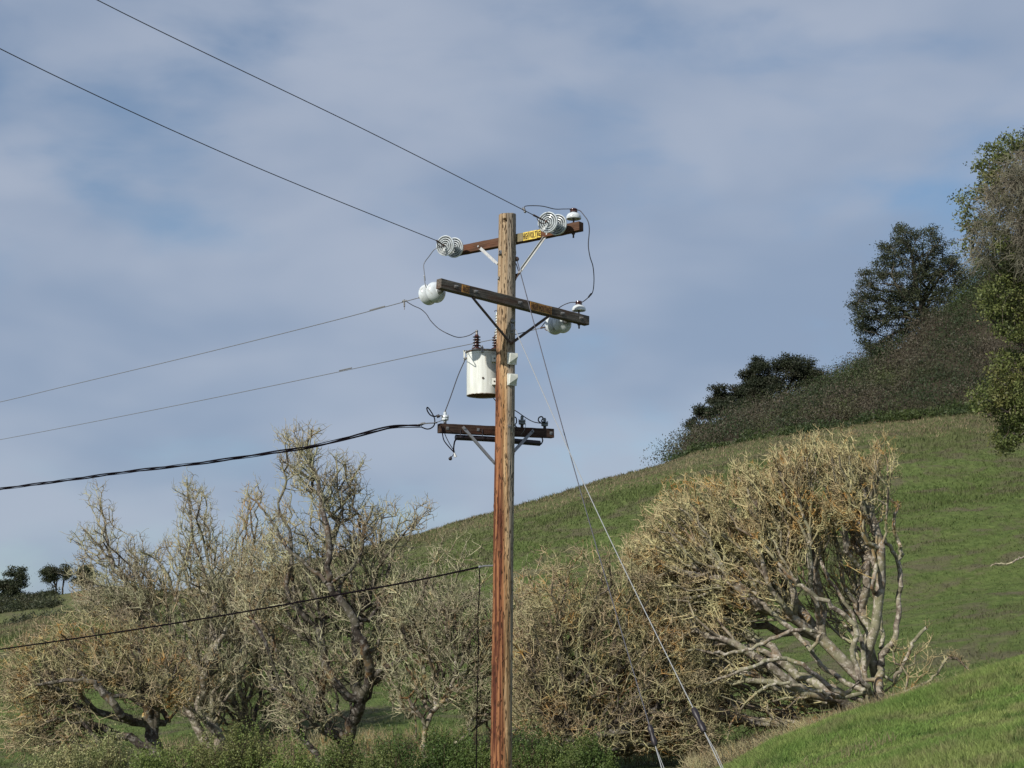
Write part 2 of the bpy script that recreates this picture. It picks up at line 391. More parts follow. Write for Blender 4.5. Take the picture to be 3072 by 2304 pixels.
# ------------------------------------------------------------------ ground: one sheet out to the horizon
# each line: depth, [(photo x, photo row)] -> a real height at that distance
LINES = [
 (7,   [(-600, 4300), (1536, 4200), (2172, 4000), (3072, 3500), (4200, 3000)]),
 (12,  [(-600, 3000), (1536, 2950), (2172, 2780), (3072, 2440), (4200, 2300)]),
 (17,  [(-600, 2700), (1000, 2650), (1536, 2600), (2172, 2410), (2600, 2260), (3072, 2150), (4200, 2000)]),
 (22,  [(-600, 2480), (1000, 2480), (1536, 2460), (1850, 2390), (2150, 2318), (2300, 2235), (2500, 2150), (2700, 2085), (2900, 2020), (3072, 1972), (4200, 1800)]),
 (27,  [(-600, 2400), (1000, 2400), (1536, 2380), (2150, 2330), (2400, 2245), (2600, 2190), (2900, 2110), (3072, 2070), (4200, 1900)]),
 (34,  [(-600, 2320), (460, 2300), (1050, 2260), (1720, 2260), (2300, 2230), (2600, 2140), (3072, 2050), (4200, 1880)]),
 (60,  [(-600, 2190), (0, 2170), (1000, 2060), (2000, 1960), (2700, 1820), (3072, 1740), (4200, 1600)]),
 (85,  [(-600, 2020), (0, 1990), (900, 1860), (1500, 1740), (2100, 1610), (2700, 1510), (3072, 1450), (4200, 1350)]),
 (112, [(-600, 1960), (0, 1882), (180, 1846), (430, 1800), (900, 1688), (1070, 1640), (1300, 1587), (1530, 1526), (1800, 1446), (2080, 1362), (2300, 1325), (2600, 1292), (2880, 1262), (3072, 1258), (4200, 1230)]),
 (122, [(-600, 1990), (0, 1912), (180, 1880), (430, 1830), (900, 1720), (1300, 1620), (1530, 1560), (1800, 1480), (2050, 1392), (2100, 1362), (2300, 1305), (2600, 1262), (2880, 1225), (3072, 1215), (4200, 1150)]),
 (160, [(-600, 1930), (0, 1880), (300, 1840), (900, 1840), (1530, 1750), (1900, 1560), (2060, 1385), (2200, 1290), (2480, 1178), (2640, 1095), (2740, 1012), (2850, 915), (2960, 815), (3072, 735), (3600, 500), (4200, 400)]),
 (190, [(-600, 1830), (0, 1798), (160, 1778), (330, 1752), (450, 1762), (700, 1800), (1000, 1860), (1900, 1750), (2060, 1450), (2200, 1350), (2480, 1230), (3072, 800), (3600, 520), (4200, 400)]),
 (260, [(-600, 1990), (1900, 1990), (2500, 1700), (3072, 1300), (4200, 900)]),
 (500, [(-600, 2030), (4200, 1990)]),
 (1500, [(-600, 2000), (4200, 2000)]),
]
L_d = np.array([l[0] for l in LINES], float)
L_az = []
for d, pts in LINES:
    q = [P(x, y, d) for x, y in pts]
    L_az.append((np.array([v.x / v.y for v in q]), np.array([v.z for v in q])))
A_GRID = np.linspace(-.5, .5, 401)
Ztab = np.stack([np.interp(A_GRID, a, z) for a, z in L_az])          # lines x azimuth
for _ in range(3):                                                    # soften kinks across azimuth
    Ztab[:, 1:-1] = .25 * Ztab[:, :-2] + .5 * Ztab[:, 1:-1] + .25 * Ztab[:, 2:]
DF = np.exp(np.linspace(math.log(7), math.log(1500), 700))
Zf = np.empty((700, 401))
lg = np.log(L_d)
for j in range(401): Zf[:, j] = np.interp(np.log(DF), lg, Ztab[:, j])
ker = np.exp(-np.linspace(-2, 2, 13) ** 2); ker /= ker.sum()
Zs = np.apply_along_axis(lambda c: np.convolve(np.pad(c, 6, mode='edge'), ker, 'valid'), 0, Zf)
def fbm2(x, y, seed=0):
    r = np.random.default_rng(100 + seed); out = np.zeros_like(x)
    for k in range(14):
        w = .35 * 1.35 ** k; th = r.uniform(0, 2 * math.pi); ph = r.uniform(0, 6.28)
        out += np.sin((x * math.cos(th) + y * math.sin(th)) * w + ph + 1.3 * np.sin(y * w * .31 + x * w * .17 + k)) / (1 + k * .6)
    return out
def H(x, y):
    x = np.asarray(x, float); y = np.asarray(y, float); yy = np.clip(y, 7, 1499)
    a = np.clip(x / yy, -.499, .499)
    fi = (np.log(yy) - math.log(7)) / (math.log(1500) - math.log(7)) * 699; fj = (a + .5) * 400
    i = np.clip(fi.astype(int), 0, 698); j = np.clip(fj.astype(int), 0, 399); u = fi - i; v = fj - j
    z = (Zs[i, j] * (1 - u) + Zs[i + 1, j] * u) * (1 - v) + (Zs[i, j + 1] * (1 - u) + Zs[i + 1, j + 1] * u) * v
    amp = np.clip((y - 10) / 60, .12, 1) * .10
    return z + fbm2(x, y) * amp - np.clip(7 - y, 0, 40) * .004
nu, nv = 420, 560
ys = np.concatenate([np.linspace(-40, 10, 14)[:-1], np.exp(np.linspace(math.log(10), math.log(230), nv - 43)), np.exp(np.linspace(math.log(235), math.log(1500), 30))])
nv = len(ys)
aa = np.linspace(-1, 1, nu); aa = .34 * aa + .30 * aa ** 5
YY, AA = np.meshgrid(ys, aa, indexing='ij'); XX = AA * (YY + 46) * np.where(YY > 0, 1, 1)
XX = AA * (np.maximum(YY, 0) + 30 * (1 - np.clip(YY / 60, 0, 1)) + 3)
ZZ = H(XX, YY)
idx = np.arange(nu * nv).reshape(nv, nu)
fc = np.stack([idx[:-1, :-1], idx[:-1, 1:], idx[1:, 1:], idx[1:, :-1]], -1).reshape(-1, 4)
g = link('ground', npmesh('ground', np.stack([XX, YY, ZZ], -1).reshape(-1, 3), fc, True), M_ground)
tag(g, 'grassy hillside rising to the right behind the pole', kind='structure')

def blades(x, y, h, w, lean, mat, name, label, cat, bend=True):
    n = len(x); z = H(x, y) - .01
    th = rng.uniform(0, 2 * math.pi, n); wx, wy = np.cos(th) * w / 2, np.sin(th) * w / 2
    lx = rng.normal(0, 1, n) * lean * h; ly = rng.normal(0, 1, n) * lean * h
    b = np.stack([x, y, z], -1); W = np.stack([wx, wy, 0 * wx], -1)
    mid = b + np.stack([lx * .35, ly * .35, h * .6], -1); tip = b + np.stack([lx, ly, h], -1)
    V = np.stack([b - W, b + W, mid + W * .7, mid - W * .7, tip], 1).reshape(-1, 3)
    k = np.arange(n)[:, None] * 5
    Fq = np.concatenate([k + [[0, 1, 2]], k + [[0, 2, 3]], k + [[3, 2, 4]]])
    o = link(name, npmesh(name, V, Fq), mat); return tag(o, label, cat, kind='stuff')
def scatter(n, amin, amax, dmin, dmax, pw=1.0):
    d = (rng.uniform(dmin ** (2 / pw), dmax ** (2 / pw), n)) ** (pw / 2); a = rng.uniform(amin, amax, n); return a * d, d
# near bank, bottom right of the view
x, y = scatter(270000, .07, .42, 12.8, 25.5)
dens = fbm2(x * 3, y * 3, 3); h = np.clip(.075 + .022 * dens, .03, .16) * rng.uniform(.6, 1.35, len(x))
blades(x, y, h, rng.uniform(.006, .012, len(x)), .45, M_bladenear, 'grass', 'short bright green grass on the near bank at lower right', 'grass')
x, y = scatter(42000, .04, .36, 17, 26.5)
m = (fbm2(x * 1.5, y * 1.5, 9) > 1.6) | (y > 22.3 + .5 * fbm2(x, y, 5)) & (rng.uniform(0, 1, len(x)) < np.clip(1.15 - x / 6.3, .12, 1)); x, y = x[m], y[m]
blades(x, y, rng.uniform(.06, .17, len(x)), rng.uniform(.004, .008, len(x)), .5, M_straw, 'dry_grass', 'dry straw coloured grass fringing the edge of the near bank', 'dry grass')
# the far meadow
x, y = scatter(230000, -.33, .36, 30, 118, 1.15)
hh = np.clip(.10 + .04 * fbm2(x * .8, y * .8, 4), .04, .3) * rng.uniform(.5, 1.5, len(x)) * np.clip(y / 80, .55, 1.2)
blades(x, y, hh, rng.uniform(.02, .055, len(x)) * np.clip(y / 70, .35, 1.3), .5, M_blade, 'meadow_grass', 'green and brown winter grass covering the big hill', 'grass')
x, y = scatter(26000, -.33, .36, 104, 119)
blades(x, y, rng.uniform(.08, .26, len(x)), rng.uniform(.02, .05, len(x)), .5, M_straw, 'crest_grass', 'tall dry grass standing along the hill crest', 'dry grass')

# ------------------------------------------------------------------ trees
def seg_mesh(name, A, B, ra, rb, ta, tb, sides):
    """independent tapered prisms whose end rings are square to the shared tangents ta, tb, so that chained ones join"""
    n = len(A)
    def ring(Pp, r, t):
        ref = np.tile(np.array([.37, .85, .38]), (n, 1)); alt = np.abs((t * ref).sum(1)) > .93; ref[alt] = [.9, -.3, .2]
        x = np.cross(ref, t); x /= np.linalg.norm(x, axis=1, keepdims=True) + 1e-9; y = np.cross(t, x)
        an = np.arange(sides) * 2 * math.pi / sides
        return Pp[:, None] + (x[:, None] * np.cos(an)[None, :, None] + y[:, None] * np.sin(an)[None, :, None]) * r[:, None, None]
    V = np.concatenate([ring(A, ra, ta), ring(B, rb, tb)], 1).reshape(-1, 3)
    k = (np.arange(n) * 2 * sides)[:, None, None]; i = np.arange(sides); j = (i + 1) % sides
    q = np.stack([i, j, j + sides, i + sides], -1)[None]
    return npmesh(name, V, (k + q).reshape(-1, 4), True)
def unit(v): return v / (np.linalg.norm(v, axis=-1, keepdims=True) + 1e-9)
def inpoly(px, py, poly):
    ins = np.zeros(len(px), bool); n = len(poly)
    for i in range(n):
        x1, y1 = poly[i]; x2, y2 = poly[(i + 1) % n]
        c = ((y1 > py) != (y2 > py)) & (px < (x2 - x1) * (py - y1) / (y2 - y1 + 1e-9) + x1); ins ^= c
    return ins
def crown_points(poly, n, D, w, r, fade=0):
    poly = np.array(poly, float); lo, hi = poly.min(0), poly.max(0); out = np.empty((0, 2))
    while len(out) < n * 2:
        q = r.uniform(lo, hi, (n * 4, 2)); q2 = q + r.normal(0, 5, q.shape); out = np.concatenate([out, q2[inpoly(q[:, 0], q[:, 1], poly)]])
    out = out[:n * 2]; dep = D + w * (r.uniform(-1, 1, n * 2)) * r.uniform(.3, 1, n * 2)
    p = PN(out[:, 0], out[:, 1], dep); f = np.zeros(len(p)); sc = 34 / D
    for k in range(7):
        v = r.normal(0, 1, 3) * (3.2 + k * .9) * sc; f += np.sin(p @ v + r.uniform(0, 6.28))
    if fade:
        cx = np.linspace(lo[0], hi[0], 60); cy = np.linspace(lo[1], hi[1], 120); GX, GY = np.meshgrid(cx, cy, indexing='ij')
        ins = inpoly(GX.ravel(), GY.ravel(), poly).reshape(60, 120); ty = np.where(ins.any(1), cy[ins.argmax(1)], hi[1])
        t = np.clip((out[:, 1] - np.interp(out[:, 0], cx, ty)) / fade, 0, 1); f = f - 4.5 * (1 - t)
    f = f + r.normal(0, 1.6, len(p)); return p[np.argsort(-f)[:n]]
def grow(guides, pts, r, bf=.45, tip=.006, expo=2.25, step=.35, wig=.05, minr=None):
    """guides: [(list of 3-D points, thickness list)]; every attraction point is then joined to the growing tree
    by the cheapest path (short link, short way to the root); pipe-model thickness"""
    pos = []; par = []; pl = []; gr = []
    for gi, (gp, rad) in enumerate(guides):
        gp = [np.array(p, float) for p in gp]; first = True
        for s in range(len(gp) - 1):
            a, b = gp[s], gp[s + 1]; n = max(1, int(np.linalg.norm(b - a) / (step * .45)))
            for k in range(n + 1 if s == len(gp) - 2 else n):
                t = k / n; p = a + (b - a) * t
                if not (s == 0 and k == 0): p = p + r.normal(0, .016 * min(1, 30 * rad[s]) + .002, 3)
                rr = rad[s] + (rad[s + 1] - rad[s]) * t
                if first:
                    if not pos: par.append(-1); pl.append(0)
                    else:
                        q = np.array(pos); dd = np.linalg.norm(q - p, axis=1); j = int(dd.argmin()); par.append(j); pl.append(pl[j] + dd[j])
                        if dd[j] < .5: p = q[j] * .999 + p * .001
                    first = False
                else: par.append(len(pos) - 1); pl.append(pl[-1] + np.linalg.norm(pos[-1] - p))
                pos.append(p); gr.append(rr)
    ng = len(pos); cap = ng + len(pts) * 6
    Pm = np.zeros((cap, 3)); Pm[:ng] = pos; PL = np.zeros(cap); PL[:ng] = pl; par = par + [0] * (cap - ng); cnt = ng
    G = np.array(pos); dmin = np.array([np.linalg.norm(G - p, axis=1).min() for p in pts])
    for i in np.argsort(dmin):
        p = pts[i]; d = np.linalg.norm(Pm[:cnt] - p, axis=1); c = d + bf * PL[:cnt]; j = int(c.argmin()); dj = d[j]
        if dj < .03: continue
        ns = max(1, min(5, int(dj / step + .7))); base = Pm[j].copy(); prev = j
        sag = r.normal(0, .13 * dj, 3) if ns > 1 else 0
        for k in range(1, ns + 1):
            t = k / ns; q = base + (p - base) * t + (sag * math.sin(math.pi * t) + r.normal(0, wig * step, 3) if ns > 1 and k < ns else 0)
            Pm[cnt] = q; par[cnt] = prev; PL[cnt] = PL[prev] + np.linalg.norm(q - Pm[prev]); prev = cnt; cnt += 1
    Pm = Pm[:cnt]; par = np.array(par[:cnt])
    kids = np.zeros(cnt); main = np.full(cnt, -1); best = np.zeros(cnt)
    order = np.argsort(-PL[:cnt], kind='stable'); rad = np.zeros(cnt)
    acc = np.zeros(cnt)
    for i in order:
        rr = max(acc[i] ** (1 / expo), tip); 
        rad[i] = rr; q = par[i]
        if q >= 0:
            acc[q] += rr ** expo
            if rr > best[q]: best[q] = rr; main[q] = i
    rad[:ng] = np.maximum(np.array(gr), np.minimum(rad[:ng], np.array(gr) * 1.15))
    # the main child of a guide node is the next guide node
    for i in range(1, ng):
        if par[i] == i - 1: main[i - 1] = i
    # a branch never gets thicker than what it grows from
    for i in np.argsort(PL[:cnt], kind='stable'):
        if par[i] >= 0: rad[i] = min(rad[i], rad[par[i]] * (1.0 if main[par[i]] == i else .85))
    return Pm, par, rad, main, ng
def tree_segs(Pm, par, rad, main):
    n = len(Pm); i = np.arange(n); has = par >= 0; ii = i[has]; pp = par[has]
    T = np.zeros((n, 3)); T[has] = unit(Pm[has] - Pm[pp])
    nxt = np.where(main >= 0, main, i); nd = unit(Pm[nxt] - Pm); nd[main < 0] = T[main < 0]
    TA = unit(T + nd); TA[~has] = nd[~has]
    cont = main[pp] == ii
    A = Pm[pp]; B = Pm[ii]; ra = np.where(cont, rad[pp], np.minimum(rad[pp] * .8, rad[ii] * 1.25)); rb = rad[ii]
    ta = np.where(cont[:, None], TA[pp], T[ii]); tb = TA[ii]
    return A, B, ra, rb, ta, tb, rb
def twig_segs(src, dirs, r, k, length, rad, up=.5, spread=.8, nseg=3, curl=.5, side=.5):
    """sprays of short curling shoots from the given points"""
    n = len(src) * k; S = np.repeat(src, k, 0); D = np.repeat(dirs, k, 0)
    d = unit(D * .6 + r.normal(0, spread, (n, 3)) + [0, 0, up]); ln = length * r.uniform(.5, 1.25, n) / nseg
    outs = []; p = S; ra = np.full(n, rad); t = d
    for s in range(nseg):
        d2 = unit(d + r.normal(0, curl, (n, 3)) + [0, 0, up * .35]); q = p + d * ln[:, None]; rb = ra * (.74 if s < nseg - 1 else .45)
        t2 = unit(d + d2); outs.append((p, q, ra, rb, t, t2, rb))
        if s == nseg // 2:
            m = r.uniform(0, 1, n) < side; sp_, sd_ = q[m], d[m]
        p, d, ra, t = q, d2, rb, t2
    if m.any():
        d = unit(sd_ * .5 + r.normal(0, .8, sd_.shape) + [0, 0, up]); l2 = length * .45 * r.uniform(.5, 1.2, len(d)); q = sp_ + d * l2[:, None] * .5
        d2 = unit(d + r.normal(0, curl, d.shape) + [0, 0, up * .4]); rr = np.full(len(d), rad * .55)
        outs.append((sp_, q, rr, rr * .8, d, unit(d + d2), rr)); outs.append((q, q + d2 * l2[:, None] * .5, rr * .8, rr * .4, unit(d + d2), d2, rr))
    return [np.concatenate(z) for z in zip(*outs)]
def sel(S, m): return [s[m] for s in S]
def px_guide(pts, D):
    out = []; rad = []
    for p in pts:
        d = D + (p[3] if len(p) > 3 else 0); out.append(P(p[0], p[1], d)); rad.append(p[2] * d / F * .56)
    if len(out) > 2:
        k = 4; n = len(out); out = spline(out, k); rad = list(np.interp(np.arange(len(out)) / k, np.arange(n), rad))
    return out, rad
def ground_pt(px, D):
    x = (px - 1536) / F * D; return Vector((x, D, float(H(x, D))))
def bare_tree(name, D, guides, crowns, label, group, m_trunk, m_twig, seed, depth_w=1.2, k=3, tlen=.30, trad=.009, up=.45, bf=.55, step=.21, curl=.60, sprd=.72, fade=190):
    r = np.random.default_rng(seed)
    gs = [px_guide(g_, D) for g_ in guides]
    base = gs[0][0][0]; base = Vector((base.x, base.y, float(H(base.x, base.y)) - .05)); gs[0][0].insert(0, base); gs[0][1].insert(0, gs[0][1][0] * 1.15)
    pts = np.concatenate([crown_points(poly, n, D + (dz if dz else 0), depth_w, r, fade) for poly, n, dz in crowns])
    Pm, par, rad, main, ng = grow(gs, pts, r, bf=bf, tip=trad * 1.15, step=step, wig=.21, expo=2.22)
    S = tree_segs(Pm, par, rad, main)
    root = thing(name, base, label, 'tree', group)
    thick = S[6] > .026
    link('trunk', seg_mesh('trunk', *sel(S, thick)[:6], 9), m_trunk, root)
    midm = (~thick) & (S[6] > .0135)
    link('branches', seg_mesh('branches', *sel(S, midm)[:6], 5), M_midP if m_twig is M_twigB else M_midD, root)['kind'] = 'stuff'
    fine = sel(S, (~thick) & (~midm))
    i = np.arange(len(Pm)); ok = (par >= 0) & (rad < .030) & (i >= 0)
    src = Pm[ok]; dr = unit(Pm[ok] - Pm[par[ok]])
    tw = twig_segs(src, dr, r, k, tlen, trad, up, sprd, 4, curl)
    allf = [np.concatenate([a, b]) for a, b in zip(fine, tw)]
    o = link('twigs', seg_mesh('twigs', *allf[:6], 3), m_twig, root); o['kind'] = 'stuff'
    return root, len(allf[0])
TRI = 0
GB = 'bare lichened trees below the hill'
# leftmost, low spreading tree
t, n = bare_tree('bare_tree', 33, [
  [(478, 2290, 38), (462, 2230, 34), (452, 2180, 30), (440, 2150, 26)],
  [(452, 2170, 22), (400, 2163, 19), (360, 2140, 22, -.8), (320, 2090, 20, -.9), (280, 2055, 16, -.9), (250, 2040, 12, -.9), (170, 2045, 9, -.8), (60, 2060, 4)],
  [(452, 2175, 24), (500, 2160, 16, .2), (470, 2105, 13, .3), (430, 2040, 12, .4), (400, 2005, 8, .5), (330, 2010, 6, .5)],
  [(470, 2190, 18), (478, 2110, 12, -.2), (500, 2060, 10, -.3), (540, 2000, 8, -.3), (560, 1930, 5, -.3)],
  [(480, 2270, 13), (440, 2285, 10, -.3), (400, 2310, 8, -.5)]],
 [([(0, 1960), (60, 1890), (180, 1840), (330, 1830), (480, 1880), (600, 1950), (620, 2060), (540, 2130), (430, 2120), (300, 2060), (160, 2100), (0, 2110)], 1500, 0),
  ([(0, 2080), (200, 2060), (300, 2130), (330, 2230), (250, 2260), (100, 2270), (0, 2240)], 420, 0)],
 'low spreading leafless tree at far left with a dark forked trunk and drooping twigs', GB, M_trunkD, M_twigC, 11, 1.0, 3, .30, .0082, .1)
TRI += n
# tall pale-topped tree on the left skyline
t, n = bare_tree('bare_tree', 37, [
  [(640, 2290, 24), (600, 2200, 22), (560, 2120, 20), (505, 2010, 17), (480, 1900, 15), (430, 1800, 13), (340, 1700, 11), (320, 1600, 7), (300, 1500, 4)],
  [(560, 2120, 16), (600, 2000, 13), (560, 1880, 11), (520, 1780, 10), (480, 1690, 8), (420, 1650, 5)],
  [(600, 2000, 12), (660, 1880, 10), (620, 1740, 9), (580, 1620, 8), (570, 1520, 6), (560, 1440, 4)],
  [(430, 1800, 10), (380, 1790, 8), (290, 1750, 6), (230, 1720, 4)],
  [(340, 1700, 8), (300, 1640, 6), (250, 1590, 4)]],
 [([(200, 1600), (280, 1580), (250, 1450), (320, 1440), (335, 1520), (370, 1560), (300, 1640), (210, 1640)], 34, 0),
  ([(330, 1860), (230, 1820), (210, 1720), (250, 1650), (330, 1600), (420, 1620), (470, 1700), (470, 1860)], 480, 0),
  ([(535, 1450), (575, 1415), (610, 1470), (650, 1540), (540, 1560)], 40, 0),
  ([(380, 1640), (450, 1560), (560, 1540), (640, 1530), (720, 1560), (800, 1600), (800, 1800), (740, 2020), (650, 2180), (520, 2140), (400, 1990), (350, 1860)], 1350, 0)],
 'tall leafless tree whose pale tops poke into the sky left of the peaked one', GB, M_trunkP, M_twigA, 12, 1.3, 3, .30, .0082, .5)
TRI += n
# brushy tree between them, farther back
t, n = bare_tree('bare_tree', 40, [
  [(760, 2280, 14), (720, 2180, 13), (700, 2050, 11), (720, 1900, 12), (740, 1760, 9), (760, 1640, 6), (750, 1530, 4)],
  [(700, 2050, 12), (640, 1960, 9), (620, 1850, 7), (650, 1720, 5)],
  [(720, 1900, 9), (800, 1820, 7), (840, 1720, 5)]],
 [([(740, 1470), (780, 1440), (800, 1520), (720, 1540)], 22, 0),
  ([(560, 1720), (640, 1580), (740, 1510), (860, 1540), (900, 1800), (900, 2050), (860, 2230), (640, 2230), (560, 2080), (540, 1880)], 1300, 0)],
 'leafless thicket-like tree with reddish brown twigs left of the dark crooked trunk', GB, M_trunkD, M_twigC, 13, 1.2, 3, .30, .0082, .6)
TRI += n
# big peaked tree with the dark crooked trunk
t, n = bare_tree('bare_tree', 32, [
  [(1020, 2290, 34), (1045, 2220, 30), (1075, 2120, 29, -.3), (1110, 2040, 27, -.7), (1098, 1960, 25, -1), (1070, 1900, 23, -1.1), (1060, 1850, 22, -1.1), (1020, 1800, 20, -1.1), (985, 1750, 18, -1.1), (990, 1650, 15, -1), (975, 1560, 13, -.8), (955, 1450, 11, -.3), (930, 1380, 9), (925, 1320, 5), (960, 1290, 3)],
  [(1110, 2040, 18, -.7), (1160, 2000, 16, -.9), (1210, 1975, 13, -.9), (1250, 1940, 9, -.6), (1260, 1850, 6, .2)],
  [(1055, 1840, 15, -1.1), (1110, 1860, 11, -.8), (1150, 1760, 9, -.3), (1180, 1650, 7, -.3), (1200, 1560, 4, -.3)],
  [(985, 1750, 12, -1.1), (930, 1700, 10, -1), (860, 1640, 9, -.8), (800, 1540, 6, -.2), (740, 1480, 4, .4)],
  [(955, 1450, 8), (905, 1420, 7), (870, 1400, 5), (845, 1380, 4)],
  [(975, 1560, 9), (1040, 1500, 7, .2), (1060, 1430, 5, .3), (1090, 1390, 3, .3)],
  [(1040, 2230, 15), (950, 2180, 12, -.5), (920, 2120, 10, -.6), (850, 2080, 9, -.7), (780, 2060, 6, -.8)],
  [(985, 1750, 10, -1.1), (1060, 1700, 8, -.9), (1090, 1600, 6, -.4), (1120, 1520, 4, -.4)],
  [(1050, 1850, 9), (940, 1850, 7, -.4), (860, 1790, 6, -.5), (790, 1760, 4, -.5)]],
 [([(835, 1300), (900, 1290), (950, 1285), (965, 1350), (935, 1400), (900, 1380), (860, 1335)], 60, 0),
  ([(835, 1390), (920, 1360), (1000, 1370), (1060, 1400), (1090, 1380), (1095, 1470), (990, 1520), (900, 1480), (840, 1420)], 140, 0),
  ([(1180, 1620), (1240, 1520), (1310, 1510), (1260, 1600)], 26, 0),
  ([(740, 1560), (850, 1450), (960, 1460), (1080, 1430), (1160, 1480), (1200, 1540), (1250, 1640), (1300, 1760), (1270, 1900), (1180, 1960), (1150, 2060), (960, 2060), (780, 1990), (700, 1800), (690, 1640)], 1650, 0),
  ([(760, 2000), (980, 1980), (1040, 2100), (960, 2200), (820, 2180)], 150, -.4)],
 'biggest leafless tree left of the pole, with dark crooked trunk and peaked top', GB, M_trunkD, M_twigA, 14, 1.2, 3, .30, .0082, .5)
TRI += n
# slender tree just left of the pole, pale leaning stem
t, n = bare_tree('bare_tree', 31, [
  [(1268, 2290, 13), (1272, 2220, 13), (1295, 2140, 12), (1350, 2070, 11), (1370, 1990, 9), (1340, 1880, 7), (1360, 1760, 5), (1400, 1660, 3)],
  [(1350, 2070, 8), (1420, 2010, 7), (1460, 1900, 6), (1500, 1800, 4)],
  [(1370, 1990, 7), (1300, 1900, 6), (1270, 1780, 5), (1330, 1620, 3)],
  [(1420, 2010, 8, .5), (1450, 2120, 9, .5), (1480, 2250, 10, .5)]],
 [([(1150, 1760), (1250, 1660), (1330, 1600), (1400, 1620), (1500, 1670), (1620, 1660), (1640, 1900), (1560, 2120), (1420, 2160), (1300, 2090), (1180, 2140), (1130, 1950)], 1300, 0)],
 'slender leafless tree just left of the pole on a thin pale leaning stem', GB, M_trunkP, M_twigA, 15, 1.1, 3, .30, .0082, .5)
TRI += n
# dense round thicket right of the pole
t, n = bare_tree('bare_tree', 29.3, [
  [(1735, 2310, 20), (1730, 2230, 18), (1745, 2180, 15), (1720, 2080, 11), (1690, 1960, 8), (1680, 1850, 6), (1700, 1740, 4)],
  [(1730, 2230, 14), (1690, 2218, 13), (1620, 2195, 11), (1560, 2185, 9), (1500, 2190, 6)],
  [(1745, 2180, 12), (1820, 2110, 9, .3), (1880, 1990, 7, .4), (1900, 1850, 5, .4), (1880, 1740, 4, .4)],
  [(1745, 2180, 9), (1640, 2080, 7, -.2), (1590, 1960, 6, -.3), (1580, 1840, 4, -.3)],
  [(1735, 2225, 11, -.3), (1850, 2190, 9, -.5), (1960, 2140, 8, -.6), (2060, 2160, 6, -.6)]],
 [([(1530, 1740), (1620, 1650), (1790, 1630), (1900, 1600), (2000, 1680), (2090, 1800), (2140, 1980), (2190, 2120), (2150, 2270), (1850, 2250), (1640, 2240), (1530, 2160), (1510, 1900)], 3400, 0)],
 'dense rounded leafless tree right of the pole, a solid tangle of tan twigs', GB, M_trunkD, M_twigC, 16, 1.4, 3, .30, .0082, .35, sprd=.95)
TRI += n
